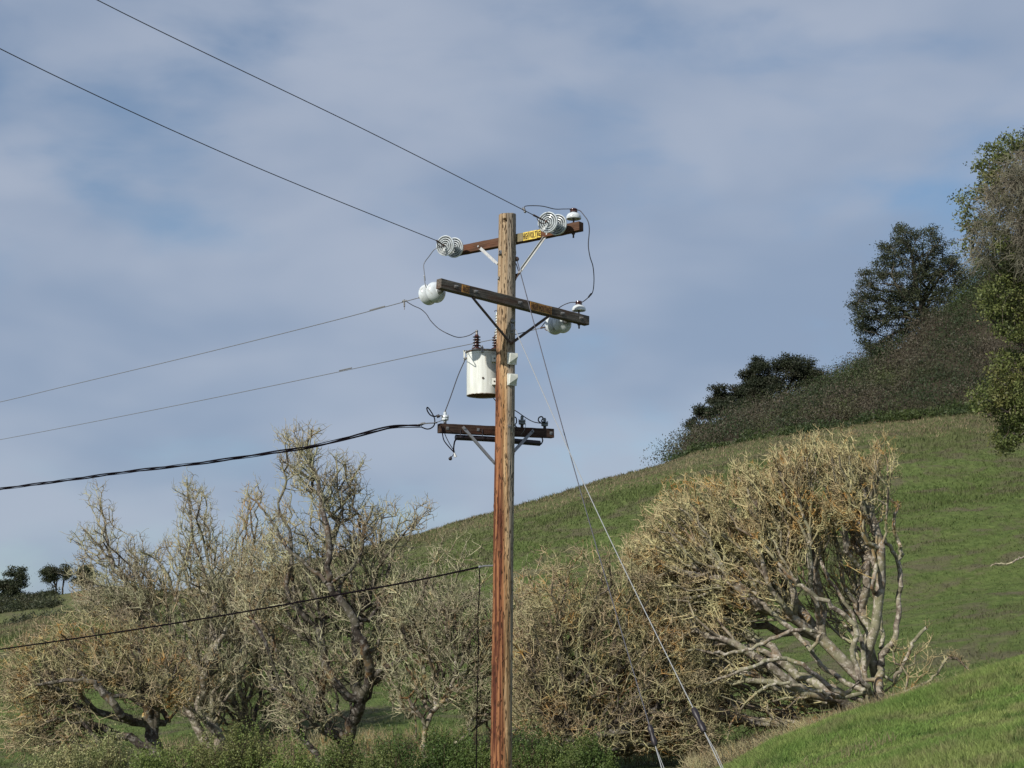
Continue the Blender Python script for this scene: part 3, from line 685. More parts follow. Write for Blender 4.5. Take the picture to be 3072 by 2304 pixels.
# big golden tree at the right, leaning left
gR = [
  [(2640, 2140, 27.2, 0.00), (2635, 2080, 24.0, -0.75), (2640, 2010, 20.8, 0.00), (2650, 1960, 19.2, 0.00), (2680, 1920, 16.0, 0.00), (2690, 1830, 14.4, 0.00), (2700, 1760, 13.6, 0.00), (2695, 1680, 13.6, 0.00), (2700, 1640, 11.2, 0.00), (2680, 1580, 9.6, 0.00), (2690, 1520, 8.0, 0.00), (2665, 1490, 6.4, 0.00), (2675, 1420, 5.6, 0.00), (2680, 1370, 4.0, 0.00), (2655, 1310, 2.4, 0.00)],
  [(2695, 1690, 11.2, 0.00), (2670, 1640, 12.0, 0.00), (2630, 1590, 11.2, 0.00), (2590, 1530, 9.6, 0.00), (2520, 1480, 8.0, 0.00), (2440, 1440, 6.4, 0.00), (2380, 1400, 4.0, 0.00)],
  [(2650, 1960, 13.6, 0.20), (2640, 1850, 12.0, 0.30), (2615, 1760, 11.2, -0.45), (2625, 1690, 10.4, -0.45), (2605, 1620, 8.0, -0.45), (2580, 1560, 6.4, 0.30), (2560, 1460, 4.8, 0.30), (2540, 1380, 3.2, 0.30)],
  [(2625, 2110, 17.6, -0.30), (2600, 2060, 16.0, -1.05), (2560, 1980, 15.2, -1.05), (2570, 1890, 14.4, -1.05), (2520, 1830, 13.6, -1.05), (2440, 1780, 12.8, -1.15), (2380, 1740, 11.2, -1.15), (2340, 1700, 8.8, -1.15), (2290, 1640, 6.4, -1.15), (2210, 1560, 4.8, -0.40), (2160, 1480, 3.2, -0.40)],
  [(2600, 2060, 14.4, -0.25), (2590, 1960, 12.8, -0.25), (2560, 1850, 10.4, -0.15), (2500, 1760, 9.6, -0.15), (2460, 1680, 8.8, -0.15), (2420, 1560, 6.4, 0.60), (2380, 1450, 4.0, 0.60)],
  [(2560, 2060, 16.0, -0.55), (2480, 2010, 16.0, -0.55), (2430, 1950, 15.2, -0.55), (2380, 1890, 13.6, -0.55), (2310, 1840, 12.8, -0.55), (2270, 1790, 12.0, -0.55), (2210, 1740, 10.4, -0.55), (2160, 1710, 9.6, -0.55), (2080, 1730, 7.2, -0.55), (2000, 1700, 5.6, -0.55), (1950, 1690, 3.2, -0.55)],
  [(2430, 1950, 10.4, -1.15), (2460, 1905, 12.0, -1.25), (2400, 1890, 12.8, -1.25), (2310, 1920, 12.0, -1.25), (2240, 1945, 11.2, -1.25), (2160, 1960, 8.8, -1.25), (2080, 1950, 6.4, -1.25), (2010, 1970, 4.0, -1.25)],
  [(2560, 2080, 14.4, -1.35), (2500, 2070, 13.6, -1.45), (2430, 2010, 12.8, -1.45), (2340, 1975, 12.0, -1.45), (2260, 2000, 10.4, -1.45), (2180, 2030, 8.0, -1.45), (2090, 2060, 5.6, -1.45)],
  [(2540, 2100, 12.0, -0.90), (2480, 2080, 11.2, -1.75), (2400, 2060, 10.4, -1.75), (2330, 2050, 9.6, -1.75), (2260, 2090, 8.0, -1.75), (2200, 2160, 5.6, -1.00), (2180, 2220, 4.0, -1.00)],
  [(2380, 1740, 8.0, -0.85), (2330, 1640, 6.4, -0.75), (2260, 1540, 5.6, 0.00), (2200, 1500, 4.0, 0.00)],
  [(2310, 1840, 8.0, -0.35), (2220, 1700, 6.4, -0.25), (2150, 1600, 5.6, 0.50), (2100, 1530, 4.0, 0.50)],
  [(2210, 1740, 7.2, -0.45), (2130, 1650, 5.6, -0.45), (2050, 1560, 4.0, 0.30), (2000, 1480, 2.4, 0.30)],
  [(2360, 2180, 11.2, -1.00), (2300, 2130, 9.6, -1.00), (2330, 2100, 8.8, -1.00), (2420, 2090, 9.6, -1.75)],
  [(2670, 2060, 10.4, -0.20), (2700, 2010, 9.6, -0.20), (2725, 1960, 10.4, -0.20), (2745, 1920, 9.6, -0.20), (2785, 1880, 8.8, -0.20)],
  [(2690, 2000, 6.4, -0.20), (2680, 1960, 9.6, -0.20), (2690, 1935, 8.8, -0.20)],
  [(2660, 2095, 9.6, -0.40), (2760, 2060, 8.0, -0.40), (2800, 2030, 7.2, -0.40), (2835, 1985, 8.0, -0.40), (2860, 1975, 7.2, -0.40), (2880, 1985, 6.4, -0.40), (2903, 2008, 4.8, -0.40)],
]
t, n = bare_tree('bare_tree', 30, gR,
 [([(1860, 1660), (1900, 1560), (1990, 1450), (2080, 1420), (2150, 1410), (2190, 1500), (2130, 1700), (2000, 1840), (1890, 1800)], 1150, 0),
  ([(2130, 1430), (2230, 1370), (2290, 1340), (2330, 1290), (2350, 1360), (2420, 1290), (2480, 1290), (2560, 1280), (2610, 1330), (2645, 1320), (2650, 1390), (2610, 1560), (2520, 1580), (2400, 1620), (2250, 1660), (2150, 1640)], 2300, 0),
  ([(1950, 1740), (2150, 1600), (2380, 1560), (2540, 1570), (2440, 1660), (2340, 1740), (2260, 1840), (2220, 1950), (2200, 2050), (2150, 2170), (2060, 2120), (1930, 1960)], 2100, 0),
  ([(2560, 1560), (2640, 1600), (2620, 1800), (2540, 1900), (2460, 1880), (2380, 1760)], 150, .9),
  ([(2130, 2000), (2300, 1900), (2480, 2000), (2560, 2080), (2400, 2170), (2200, 2240)], 230, .4),
  ([(2660, 1300), (2640, 1330), (2660, 1420), (2620, 1480), (2640, 1540), (2690, 1470), (2700, 1380)], 18, 0),
  ([(2700, 1900), (2800, 1880), (2830, 1980), (2770, 2060), (2690, 2040)], 16, -.3)],
 'large wind-swept leafless tree at right, golden with lichen, many pale stems leaning left', GB, M_trunkP, M_twigB, 17, 1.15, 3, .23, .0088, .55, bf=.75, step=.23, fade=90)
TRI += n
# dead twiggy undergrowth along the edge of the hollow: nobody could count it
r_ = np.random.default_rng(5)
def undergrowth(name, pxs, D, h, n, mat, label):
    px = r_.uniform(pxs[0], pxs[1], n); d = r_.uniform(D[0], D[1], n); x = (px - 1536) / F * d; z = H(x, d)
    s = np.stack([x, d, z], -1); tw = twig_segs(s, np.tile([0, 0, 1.], (n, 1)), r_, 3, h, .006, .5, .45, 3, .5)
    return tag(link(name, seg_mesh(name, *tw[:6], 3), mat), label, 'undergrowth', kind='stuff')
undergrowth('undergrowth', (2050, 2800), (24.5, 31), .38, 2400, M_twigC, 'grey dead twigs tangled round the feet of the golden tree')
undergrowth('undergrowth', (500, 2100), (30, 38), .34, 1700, M_twigC, 'dry brown stems growing thick under the leafless trees')

# a limb of an off-frame tree reaching in at the right edge
t = thing('bare_limb_tree', ground_pt(3330, 26), 'pale crooked limb reaching in from the right edge over the meadow', 'tree')
gs = [px_guide(g_, 26) for g_ in ([(3330, 2050, 14), (3320, 1900, 12), (3260, 1780, 9), (3160, 1660, 8), (3072, 1672, 6), (3050, 1680, 5.5), (3020, 1692, 5), (2990, 1692, 4), (2972, 1700, 3)], [(3160, 1660, 6), (3200, 1500, 5), (3180, 1380, 3)])]
r2 = np.random.default_rng(3); pts = crown_points([(3110, 1400), (3400, 1350), (3450, 1600), (3200, 1680)], 200, 26, 1, r2)
Pm, par, rad, main, ng = grow(gs, pts, r2, wig=.2, tip=.007); S = tree_segs(Pm, par, rad, main)
link('trunk', seg_mesh('trunk', *sel(S, S[6] > .015)[:6], 8), M_trunkP, t); link('twigs', seg_mesh('twigs', *sel(S, S[6] <= .015)[:6], 3), M_twigA, t)['kind'] = 'stuff'

# ------------------------------------------------------------------ leafy trees
def leaf_quads(name, C, size, r, flat=.4, aspect=.55):
    n = len(C); d = unit(r.normal(0, 1, (n, 3)) + [0, 0, flat]); e = unit(np.cross(d, r.normal(0, 1, (n, 3)))); s = size * r.uniform(.6, 1.3, n)
    V = np.stack([C - d * s[:, None] * .5, C + e * s[:, None] * aspect * .5, C + d * s[:, None] * .5, C - e * s[:, None] * aspect * .5], 1).reshape(-1, 3)
    return npmesh(name, V, np.arange(n * 4).reshape(-1, 4))
def leafy_tree(name, D, guides, crowns, label, group, m_bark, m_leaf, seed, depth_w, nleaf, lsize, lspread, tip=.02, bf=.4, step=.9, twig=None):
    r = np.random.default_rng(seed); gs = [px_guide(g_, D) for g_ in guides]
    b0 = gs[0][0][0]; base = Vector((b0.x, b0.y, float(H(b0.x, b0.y)) - .1)); gs[0][0].insert(0, base); gs[0][1].insert(0, gs[0][1][0] * 1.1)
    pts = np.concatenate([crown_points(poly, n, D + dz, depth_w, r) for poly, n, dz in crowns])
    Pm, par, rad, main, ng = grow(gs, pts, r, bf=bf, tip=tip, step=step, wig=.15, expo=2.3); S = tree_segs(Pm, par, rad, main)
    root = thing(name, base, label, 'tree', group); th = S[6] > tip * 2.2
    link('trunk', seg_mesh('trunk', *sel(S, th)[:6], 8), m_bark, root)
    link('branches', seg_mesh('branches', *sel(S, ~th)[:6], 3), m_bark, root)['kind'] = 'stuff'
    ends = Pm[ng:]; ends = ends[r.uniform(0, 1, len(ends)) < .6]; C = np.repeat(ends, max(1, nleaf // len(ends)), 0); C = C + r.normal(0, lspread, C.shape) * [1, 1, .6]
    link('foliage', leaf_quads('foliage', C, lsize, r), m_leaf, root)['kind'] = 'stuff'
    if twig:
        poly, n, k, ln, rd, mt = twig; p = crown_points(poly, n, D - depth_w * .8, depth_w * .6, r)
        tw = twig_segs(p, unit(r.normal(0, 1, p.shape) + [-.2, 0, -.5]), r, k, ln, rd, -.25, .8, 3, .45)
        o = link('bare_twigs', seg_mesh('bare_twigs', *tw[:6], 3), mt, root); o['kind'] = 'stuff'
    return root
GO = 'evergreen oaks on the ridge'
leafy_tree('oak_tree', 158, [
  [(2785, 1010, 14), (2770, 960, 13), (2760, 900, 11), (2745, 830, 10), (2735, 760, 7), (2720, 710, 4)],
  [(2765, 920, 9), (2800, 860, 8), (2830, 820, 6), (2860, 800, 3)], [(2760, 900, 8), (2700, 860, 6), (2640, 850, 3)],
  [(2770, 970, 7), (2700, 950, 6), (2640, 980, 4), (2610, 1020, 3)], [(2745, 830, 6), (2790, 760, 5), (2820, 720, 3)]],
 [([(2690, 680), (2740, 690), (2800, 680), (2850, 730), (2870, 790), (2900, 810), (2900, 850), (2830, 900), (2790, 950), (2700, 1010), (2650, 1090), (2610, 1060), (2580, 1000), (2565, 940), (2560, 890), (2580, 820), (2640, 790), (2640, 740)], 620, 0)],
 'big spreading oak standing alone high on the brushy slope against the sky', GO, M_oakbark, M_oakleaf, 21, 3.2, 52000, .175, .34, .030)
leafy_tree('oak_tree', 168, [
  [(2290, 1240, 10), (2285, 1200, 9), (2270, 1150, 7), (2260, 1100, 4)], [(2285, 1200, 6), (2230, 1170, 5), (2190, 1170, 3)], [(2285, 1210, 6), (2310, 1150, 4), (2300, 1100, 3)]],
 [([(2270, 1065), (2300, 1090), (2320, 1150), (2310, 1260), (2240, 1270), (2160, 1240), (2128, 1190), (2145, 1150), (2200, 1120), (2225, 1080)], 260, 0)],
 'dark dense oak forming the left half of the ridge-top pair', GO, M_oakbark, M_oakleafdark, 22, 2.6, 50000, .19, .32, .028)
leafy_tree('oak_tree', 164, [
  [(2350, 1245, 9), (2350, 1200, 8), (2370, 1150, 6), (2400, 1110, 4)], [(2350, 1215, 7), (2400, 1190, 5), (2450, 1150, 3)], [(2350, 1200, 6), (2330, 1140, 4), (2330, 1100, 3)]],
 [([(2310, 1070), (2400, 1072), (2450, 1100), (2485, 1150), (2480, 1180), (2420, 1200), (2350, 1200), (2310, 1180)], 250, 0)],
 'airy round-topped oak forming the right half of the ridge-top pair', GO, M_oakbark, M_oakleafdark, 23, 2.4, 24000, .175, .34, .030)
leafy_tree('oak_tree', 162, [
  [(2140, 1330, 8), (2135, 1290, 7), (2130, 1250, 4)], [(2140, 1300, 5), (2190, 1270, 3)]],
 [([(2072, 1350), (2074, 1270), (2095, 1215), (2150, 1190), (2220, 1210), (2260, 1260), (2220, 1320), (2120, 1350)], 200, 0)],
 'low dark oak at the steep left end of the ridge, below the ridge-top pair', GO, M_oakbark, M_oakleafdark, 24, 2.2, 40000, .19, .32, .022)
GF = 'small trees on the far left hilltop'
for k_, (g_, poly, lab, n_) in enumerate([
  ([[(52, 1790, 6), (50, 1760, 5), (48, 1730, 3)], [(50, 1765, 4), (70, 1740, 2)]], [(5, 1790), (2, 1740), (25, 1715), (70, 1705), (72, 1740), (88, 1760), (60, 1785), (30, 1790)], 'rounded dark tree at the far left edge of the distant hilltop', 3400),
  ([[(168, 1765, 5), (160, 1735, 4), (150, 1705, 2)], [(170, 1765, 3), (140, 1740, 2)], [(166, 1765, 3), (176, 1720, 2)], [(168, 1760, 4), (172, 1735, 2)]], [(132, 1735), (135, 1710), (150, 1697), (168, 1702), (175, 1725), (178, 1745), (150, 1750)], 'small airy tree second from the left on the distant hilltop', 1500),
  ([[(188, 1763, 4), (192, 1735, 3), (195, 1705, 2)]], [(186, 1725), (188, 1692), (200, 1700), (208, 1715), (200, 1740)], 'thin wispy sapling between two rounder trees on the distant hilltop', 450),
  ([[(250, 1762, 5), (248, 1740, 4), (240, 1715, 2)], [(250, 1750, 3), (262, 1730, 2)]], [(208, 1755), (210, 1720), (235, 1700), (262, 1695), (275, 1720), (275, 1750), (240, 1758)], 'dark mushroom-shaped tree rightmost on the distant hilltop', 3000)]):
    leafy_tree('hilltop_tree', 186, g_, [(poly, 90, 0)], lab, GF, M_oakbark, M_oakleaf, 31 + k_, 1.2, n_ * 3, .19, .28, .02)
# nearer oak filling the right edge
leafy_tree('oak_tree', 58, [
  [(3230, 1500, 40), (3210, 1300, 38), (3180, 1100, 34), (3130, 900, 26), (3090, 750, 20), (3070, 620, 14), (3040, 520, 8)],
  [(3195, 1180, 24), (3280, 980, 20), (3330, 800, 15), (3350, 620, 9)], [(3190, 1150, 18), (3330, 1080, 13), (3420, 960, 8)],
  [(3150, 1100, 18), (3080, 1040, 12), (3000, 1000, 6)], [(3160, 1250, 18), (3080, 1220, 12), (3000, 1230, 8), (2960, 1250, 4)],
  [(3120, 900, 14), (3040, 860, 10), (2990, 850, 5)], [(3090, 750, 12), (3020, 700, 9), (2960, 690, 5)], [(3072, 610, 9), (3020, 625, 7), (2990, 645, 5)]],
 [([(3072, 400), (3040, 410), (3010, 425), (2980, 430), (2945, 460), (2925, 500), (2960, 545), (2920, 560), (2880, 600), (2900, 640), (2890, 700), (2885, 760), (2940, 790), (2985, 770), (3072, 800), (3350, 860), (3480, 700), (3400, 480), (3230, 380)], 800, 0),
  ([(2985, 800), (2950, 840), (2945, 900), (2960, 960), (3010, 1010), (3072, 1020), (3400, 1050), (3500, 860)], 560, -.5),
  ([(3010, 1050), (2980, 1090), (2950, 1130), (2910, 1170), (2930, 1230), (2990, 1250), (2985, 1310), (3010, 1360), (3050, 1330), (3072, 1290), (3250, 1330), (3420, 1250), (3420, 1050)], 620, -.5)],
 'tall evergreen oak cut off by the right edge, its upper crown grey with bare twigs', None, M_trunkD, M_bigleaf, 25, 2.3, 96000, .11, .17, .014, step=.45,
 twig=([(3072, 440), (3000, 500), (2960, 560), (2930, 640), (2890, 740), (2940, 800), (3020, 760), (3072, 830), (3200, 800), (3200, 450)], 1000, 3, .8, .010, M_greytwig))

# ------------------------------------------------------------------ brush on the right-hand slope: one mass
def brush(name, n_mounds, region, dr, label, size=(1.0, 2.2), per=110, lsize=.26, mat=None, rs=8):
    r = np.random.default_rng(rs); a = r.uniform(region[0], region[1], n_mounds * 5); d = r.uniform(dr[0], dr[1], n_mounds * 5)
    x = a * d; z = H(x, d); e = (z - CAMZ) / d
    keep = region[2](a, d, e); x, d, z = x[keep][:n_mounds], d[keep][:n_mounds], z[keep][:n_mounds]; n = len(x)
    s = r.uniform(*size, n); C = np.repeat(np.stack([x, d, z], -1), per, 0); S = np.repeat(s, per)
    v = unit(r.normal(0, 1, (n * per, 3))); v[:, 2] = np.abs(v[:, 2]); rad = r.uniform(.55, 1.12, n * per)
    C = C + v * (S * rad)[:, None] * [1, 1, .72]
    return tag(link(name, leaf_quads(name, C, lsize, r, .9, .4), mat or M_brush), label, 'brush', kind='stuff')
def bxr(a, d, e): 
    return (d > 120 + np.clip(.15 - a, 0, 1) * 260)
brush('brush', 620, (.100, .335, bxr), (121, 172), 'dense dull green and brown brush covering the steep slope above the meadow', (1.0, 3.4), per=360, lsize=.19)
brush('brush', 110, (.098, .335, lambda a, d, e: d > 0), (115.5, 120), 'bright green low shrubs edging the top of the meadow', (.5, 1.2), 130, .22, M_lowshrub, 9)
brush('brush', 90, (-.32, -.265, lambda a, d, e: a < -.272), (170, 189), 'dark low scrub under the small trees on the far left hilltop', (.6, 1.5), 120, .26, M_oakleaf, 10)
brush('brush', 26, (-.295, -.262, lambda a, d, e: d > 0), (122, 132), 'dark bush patch in the fold of the far left hill', (.8, 1.8), 150, .24, M_oakleaf, 12)

# ------------------------------------------------------------------ leafy shrubs along the bottom
def shrub(px, top, half, D, mat, label, seed, shoots=900, per=24, ls=.036):
    r = np.random.default_rng(seed); c = ground_pt(px, D); c.z -= .1; topz = P(px, top, D).z; hgt = topz - c.z; rad = half / F * D
    root = thing('shrub', c, label, 'shrub', 'leafy green shrubs along the bottom')
    v = unit(r.normal(0, 1, (shoots, 3))); v[:, 2] = np.abs(v[:, 2]); lump = 1 + .22 * np.sin(v[:, 0] * 5 + seed) * np.cos(v[:, 1] * 4 + seed * 2)
    base = np.array(c) + v * (r.uniform(.35, .93, shoots) * lump)[:, None] * [rad, rad * .9, hgt * .86]
    d = unit(v * .5 + r.normal(0, .22, v.shape) + [0, 0, .9]); ln = r.uniform(.12, .34, shoots)
    t = np.tile(np.linspace(0, 1, per), shoots); B = np.repeat(base, per, 0); Dd = np.repeat(d, per, 0); Ln = np.repeat(ln, per)
    C = B + Dd * (t * Ln)[:, None] + r.normal(0, .022, B.shape)
    link('foliage', leaf_quads('foliage', C, ls, r, .8, .5), mat, root)['kind'] = 'stuff'
    st = np.tile(np.array(c), (shoots // 3, 1)) + r.normal(0, .08, (shoots // 3, 3)) * [1, 1, 0]; en = base[:shoots // 3]; T = unit(en - st); rr = np.full(len(T), .006)
    link('stems', seg_mesh('stems', st, en, rr * 1.6, rr, T, T, 4), M_stem, root)['kind'] = 'stuff'
SH0 = [
 (215, 2262, 95, 25.4, M_bushpale, 'pale cream-flowered shrub at lower left, left of its greener neighbour'),
 (350, 2215, 90, 26.2, M_bushpale, 'cream-topped shrub with a green side below the drooping twigs'),
 (500, 2262, 110, 25.2, M_bush, 'low olive green shrub in front of the dark forked trunk'),
 (640, 2235, 90, 26.0, M_bush, 'yellowish green shrub just left of the tall dark green one'),
 (765, 2178, 85, 26.4, M_bush, 'tallest rounded shrub left of the pole, olive green'),
 (900, 2262, 110, 25.3, M_bush, 'low spreading shrub below the crooked dark trunk'),
 (1040, 2232, 85, 26.0, M_bushdark, 'mid-sized green shrub right of the crooked dark trunk'),
 (1180, 2225, 95, 25.6, M_bushdark, 'dark green shrub left of the thin pale stem'),
 (1335, 2195, 90, 26.3, M_bushdark, 'dark green shrub around the foot of the thin pale stem'),
 (1430, 2250, 80, 25.0, M_bushdark, 'dark green shrub touching the left side of the pole'),
 (1620, 2222, 110, 25.6, M_bushdark, 'dark green shrub immediately right of the pole'),
 (1755, 2250, 90, 25.0, M_bushdark, 'lowest dark green shrub at the right end of the row')]
for k_, s_ in enumerate(SH0): shrub(s_[0], s_[1] - 42, s_[2] * 1.12, *s_[3:], seed=50 + k_)

# ------------------------------------------------------------------ the utility pole
D0 = 21.2
ptop, pbot = P(1522, 645, D0), P(1503, 2304, D0)
paxis = (pbot - ptop).normalized()
plen = (pbot.z - (float(H(pbot.x, D0)) - .2)) / -paxis.z + (ptop - pbot).length
def pole_at(py):
    """centre of the pole at photo row py"""
    t = (py - 645) / (2304 - 645); a = P(1522 + (1503 - 1522) * t, py, D0); return a
def pole_r(py): return (53 + (65 - 53) * (py - 645) / 1659) / 2 / F * D0 * 1.0
root = thing('utility_pole', ptop + paxis * plen, 'tall wooden utility pole with three crossarms and a rust red left side', 'utility pole')
# shaft: dense grid with checks, knots and the bored hole near the top
ns_, nz_ = 96, 900
zz = np.linspace(0, 1, nz_) ** 1.15 * plen; th = np.linspace(0, 2 * math.pi, ns_, endpoint=False)
TH, ZL = np.meshgrid(th, zz); rad0 = .1125 + .0031 * ZL * 1.0
hr = pole_r(645); rad0 = hr + (pole_r(2304) - hr) * ZL / (ptop - pbot).length
rg = np.random.default_rng(77); disp = np.zeros_like(rad0)
disp += .0035 * np.sin(TH * 2 + 1.2 * np.sin(ZL * .7)) + .003 * np.sin(TH * 5 + ZL * 1.1) * np.sin(ZL * 1.7 + 1)
for _ in range(900):                                   # drying checks
    c0, z0 = rg.uniform(0, 2 * math.pi), rg.uniform(0, plen); lz = rg.uniform(.04, .30) * rg.uniform(.4, 1.4); wt = rg.uniform(.018, .04); dp = rg.uniform(.003, .010)
    i0, i1 = np.searchsorted(zz, [z0 - lz, z0 + lz])
    if i1 <= i0: continue
    dt = np.angle(np.exp(1j * (TH[i0:i1] - c0 - .05 * np.sin((ZL[i0:i1] - z0) * 18)))); disp[i0:i1] -= dp * np.exp(-(dt / wt) ** 2) * (1 - ((ZL[i0:i1] - z0) / lz) ** 2)
for _ in range(34):                                    # knots
    c0, z0 = rg.uniform(0, 2 * math.pi), rg.uniform(0, plen); dt = np.angle(np.exp(1j * (TH - c0))) * .12; q = np.sqrt(dt ** 2 + ((ZL - z0) * .6) ** 2)
    disp += .010 * np.exp(-(q / .018) ** 2) - .012 * np.exp(-(q / .007) ** 2)
hang = math.atan2(-1, -.27); hz = (ptop - P(1515, 666, D0)).length
dt = np.angle(np.exp(1j * (TH - hang))) * .115; q = np.sqrt(dt ** 2 + (ZL - hz) ** 2); hole = np.clip((.029 - q) / .004, 0, 1); disp -= hole * .085
X_, Y_ = np.cos(TH) * (rad0 + disp), np.sin(TH) * (rad0 + disp)
top = .012 * np.sin(th * 3) * 0 + .006 * rg.normal(0, 1, ns_)
V = np.stack([ptop.x + X_ + paxis.x * ZL, ptop.y + Y_ + paxis.y * ZL, ptop.z + paxis.z * ZL], -1)
V[0, :, 2] += .012 * np.cos(th - .3) + top * .4
V = V.reshape(-1, 3); idx = np.arange(ns_ * nz_).reshape(nz_, ns_); nx = np.roll(idx, -1, 1)
Fp = np.stack([idx[:-1], idx[1:], nx[1:], nx[:-1]], -1).reshape(-1, 4)
V = np.concatenate([V, [[ptop.x, ptop.y, ptop.z - .01]]]); ci = len(V) - 1
capf = np.stack([idx[0], nx[0], np.full(ns_, ci), np.full(ns_, ci)], -1)
me = bpy.data.meshes.new('pole_shaft'); me.from_pydata(V.tolist(), [], Fp.tolist() + [[int(a), int(b), ci] for a, b in zip(idx[0], nx[0])]); me.update()
for p_ in me.polygons: p_.use_smooth = True
sh = link('pole_shaft', me, M_pole, None); bpy.context.view_layer.update()
# material works in object space measured from the pole top
me.transform(Matrix.Translation(-ptop)); sh.location = ptop - Vector(root.location); sh.parent = root
def part(name, bm, mat, parent=root, smooth=False, bevel=0): return bmobj(name, bm, mat, parent, smooth, False, bevel)

UPZ = Vector((0, 0, 1))
def arm_build(L_, R_, h, wd, mat):
    """crossarm as a wide bevelled timber between two end points"""
    ax = (R_ - L_).normalized(); side = ax.cross(UPZ).normalized(); up = side.cross(ax).normalized(); bm = bmesh.new(); n = 26
    rings = []
    for i in range(n + 1):
        c = L_.lerp(R_, i / n); j = [random.uniform(-.0018, .0018) for _ in range(8)]
        rings.append([bm.verts.new(c + side * (sx * wd / 2 + j[q]) + up * (sz * h / 2 + j[q + 4])) for q, (sx, sz) in enumerate(((-1, -1), (1, -1), (1, 1), (-1, 1)))])
    for a, b in zip(rings, rings[1:]):
        for k in range(4): bm.faces.new((a[k], a[(k + 1) % 4], b[(k + 1) % 4], b[k]))
    bm.faces.new(rings[0]); bm.faces.new(rings[-1][::-1])
    o = part('crossarm', bm, mat, bevel=.006)
    return o, ax, side, up
# upper arm runs behind the pole, its right end towards us
a1c = pole_at(723) + Vector((.107, .140, 0))
A1L, A1R = P(1356, 757, a1c.y + .62), P(1744, 679, a1c.y - .73)
arm1, ax1, sd1, up1 = arm_build(A1L, A1R, .118, .095, M_arm1)
arm1['label'] = 'reddish brown uppermost crossarm with yellow warning sign'
# middle arm runs in front of the pole, its left end towards us
a2c = pole_at(905) + Vector((.116, -.150, 0))
A2L, A2R = P(1316, 851, a2c.y - .90), P(1761, 963, a2c.y + .88)
arm2, ax2, sd2, up2 = arm_build(A2L, A2R, .125, .095, M_arm2)
arm2['label'] = 'grey weathered middle crossarm with faded sign'
a3c = pole_at(1292) + Vector((-.07, .165, 0))
A3L, A3R = P(1316, 1285, a3c.y - .33), P(1658, 1301, a3c.y + .36)
arm3, ax3, sd3, up3 = arm_build(A3L, A3R, .118, .095, M_arm3)
arm3['label'] = 'dark lowest crossarm with a black tube slung beneath'
def on_arm(Lp, Rp, px, off=0.0, side=None, sgn=0):
    """point on the arm axis whose photo column is px"""
    lo, hi = 0.0, 1.0
    for _ in range(40):
        t = (lo + hi) / 2; v = Lp.lerp(Rp, t); c = 1536 + F * v.x / (v.y * cp + (v.z - CAMZ) * sp)
        if c < px: lo = t
        else: hi = t
    return Lp.lerp(Rp, lo)
# which side faces the camera
def cam_side(side, p): return side if side.dot(Vector((0, 0, CAMZ)) - p) > 0 else -side
f1, f2, f3 = cam_side(sd1, a1c), cam_side(sd2, a2c), cam_side(sd3, a3c)
def depth_on(Lp, Rp, px): return on_arm(Lp, Rp, px).y

def text_bm(txt, c, ex, ey, en, width, height, depth=.004, mi=1, bm=None):
    cu = bpy.data.curves.new('lettering', 'FONT'); cu.body = txt; cu.align_x = 'CENTER'; cu.align_y = 'CENTER'; cu.size = 1; cu.extrude = .03; cu.offset = .012; cu.resolution_u = 2
    ob = bpy.data.objects.new('lettering', cu); COL.objects.link(ob); bpy.context.view_layer.update()
    me_ = bpy.data.meshes.new_from_object(ob.evaluated_get(bpy.context.evaluated_depsgraph_get()))
    xs = [v.co.x for v in me_.vertices]; yv = [v.co.y for v in me_.vertices]; x0, x1, y0, y1 = min(xs), max(xs), min(yv), max(yv)
    nb = len(bm.faces); off = len(bm.verts)
    vs = [bm.verts.new(c + ex * ((v.co.x - (x0 + x1) / 2) / (x1 - x0) * width) + ey * ((v.co.y - (y0 + y1) / 2) / (y1 - y0) * height) + en * (v.co.z / .06 * depth + depth / 2)) for v in me_.vertices]
    for p_ in me_.polygons:
        try: bm.faces.new([vs[i] for i in p_.vertices]).material_index = mi
        except ValueError: pass
    bpy.data.objects.remove(ob); bpy.data.curves.remove(cu); bpy.data.meshes.remove(me_)
def sign(arm, Lp, Rp, f, up, px0, px1, h, txt, mats, wd, label, name='warning_sign'):
    a, b = on_arm(Lp, Rp, px0), on_arm(Lp, Rp, px1); ax = (b - a).normalized(); c = (a + b) / 2 + f * (wd / 2 + .004); hw = (b - a).length / 2
    bm = bmesh.new(); bm_box(bm, c, ax * hw, up * h / 2, f * .0025, 0)
    if txt: text_bm(txt, c + f * .004, ax, up, f, hw * 1.88, h * .74, .003, 1, bm)
    bm2 = bm; o = bmobj(name, bm2, mats, arm); o['label'] = label; return o
sign(arm1, A1L, A1R, f1, up1, 1577, 1593.4, .112, 'HIGH', [M_yellow, M_letter], .095, 'yellow HIGH plate')
sign(arm1, A1L, A1R, f1, up1, 1594, 1618, .112, 'VOLT', [M_yellow, M_letter], .095, 'yellow VOLT plate')
sign(arm1, A1L, A1R, f1, up1, 1619.5, 1630, .100, 'AGE', [M_yellow, M_letter], .098, 'curled end of the yellow sign')
sign(arm1, A1L, A1R, f1, up1, 1554, 1576.5, .108, None, [M_oldpatch, M_letter], .092, 'bare patch where a sign plate came off', 'bare_patch')
sign(arm2, A2L, A2R, f2, up2, 1583, 1647, .108, 'HIGH VOLTAGE', [M_faded, M_letter2], .095, 'faded orange HIGH VOLTAGE sign')
sign(arm2, A2L, A2R, f2, up2, 1378, 1400, .102, 'AGE', [M_faded, M_letter2], .095, 'small faded orange sign fragment')

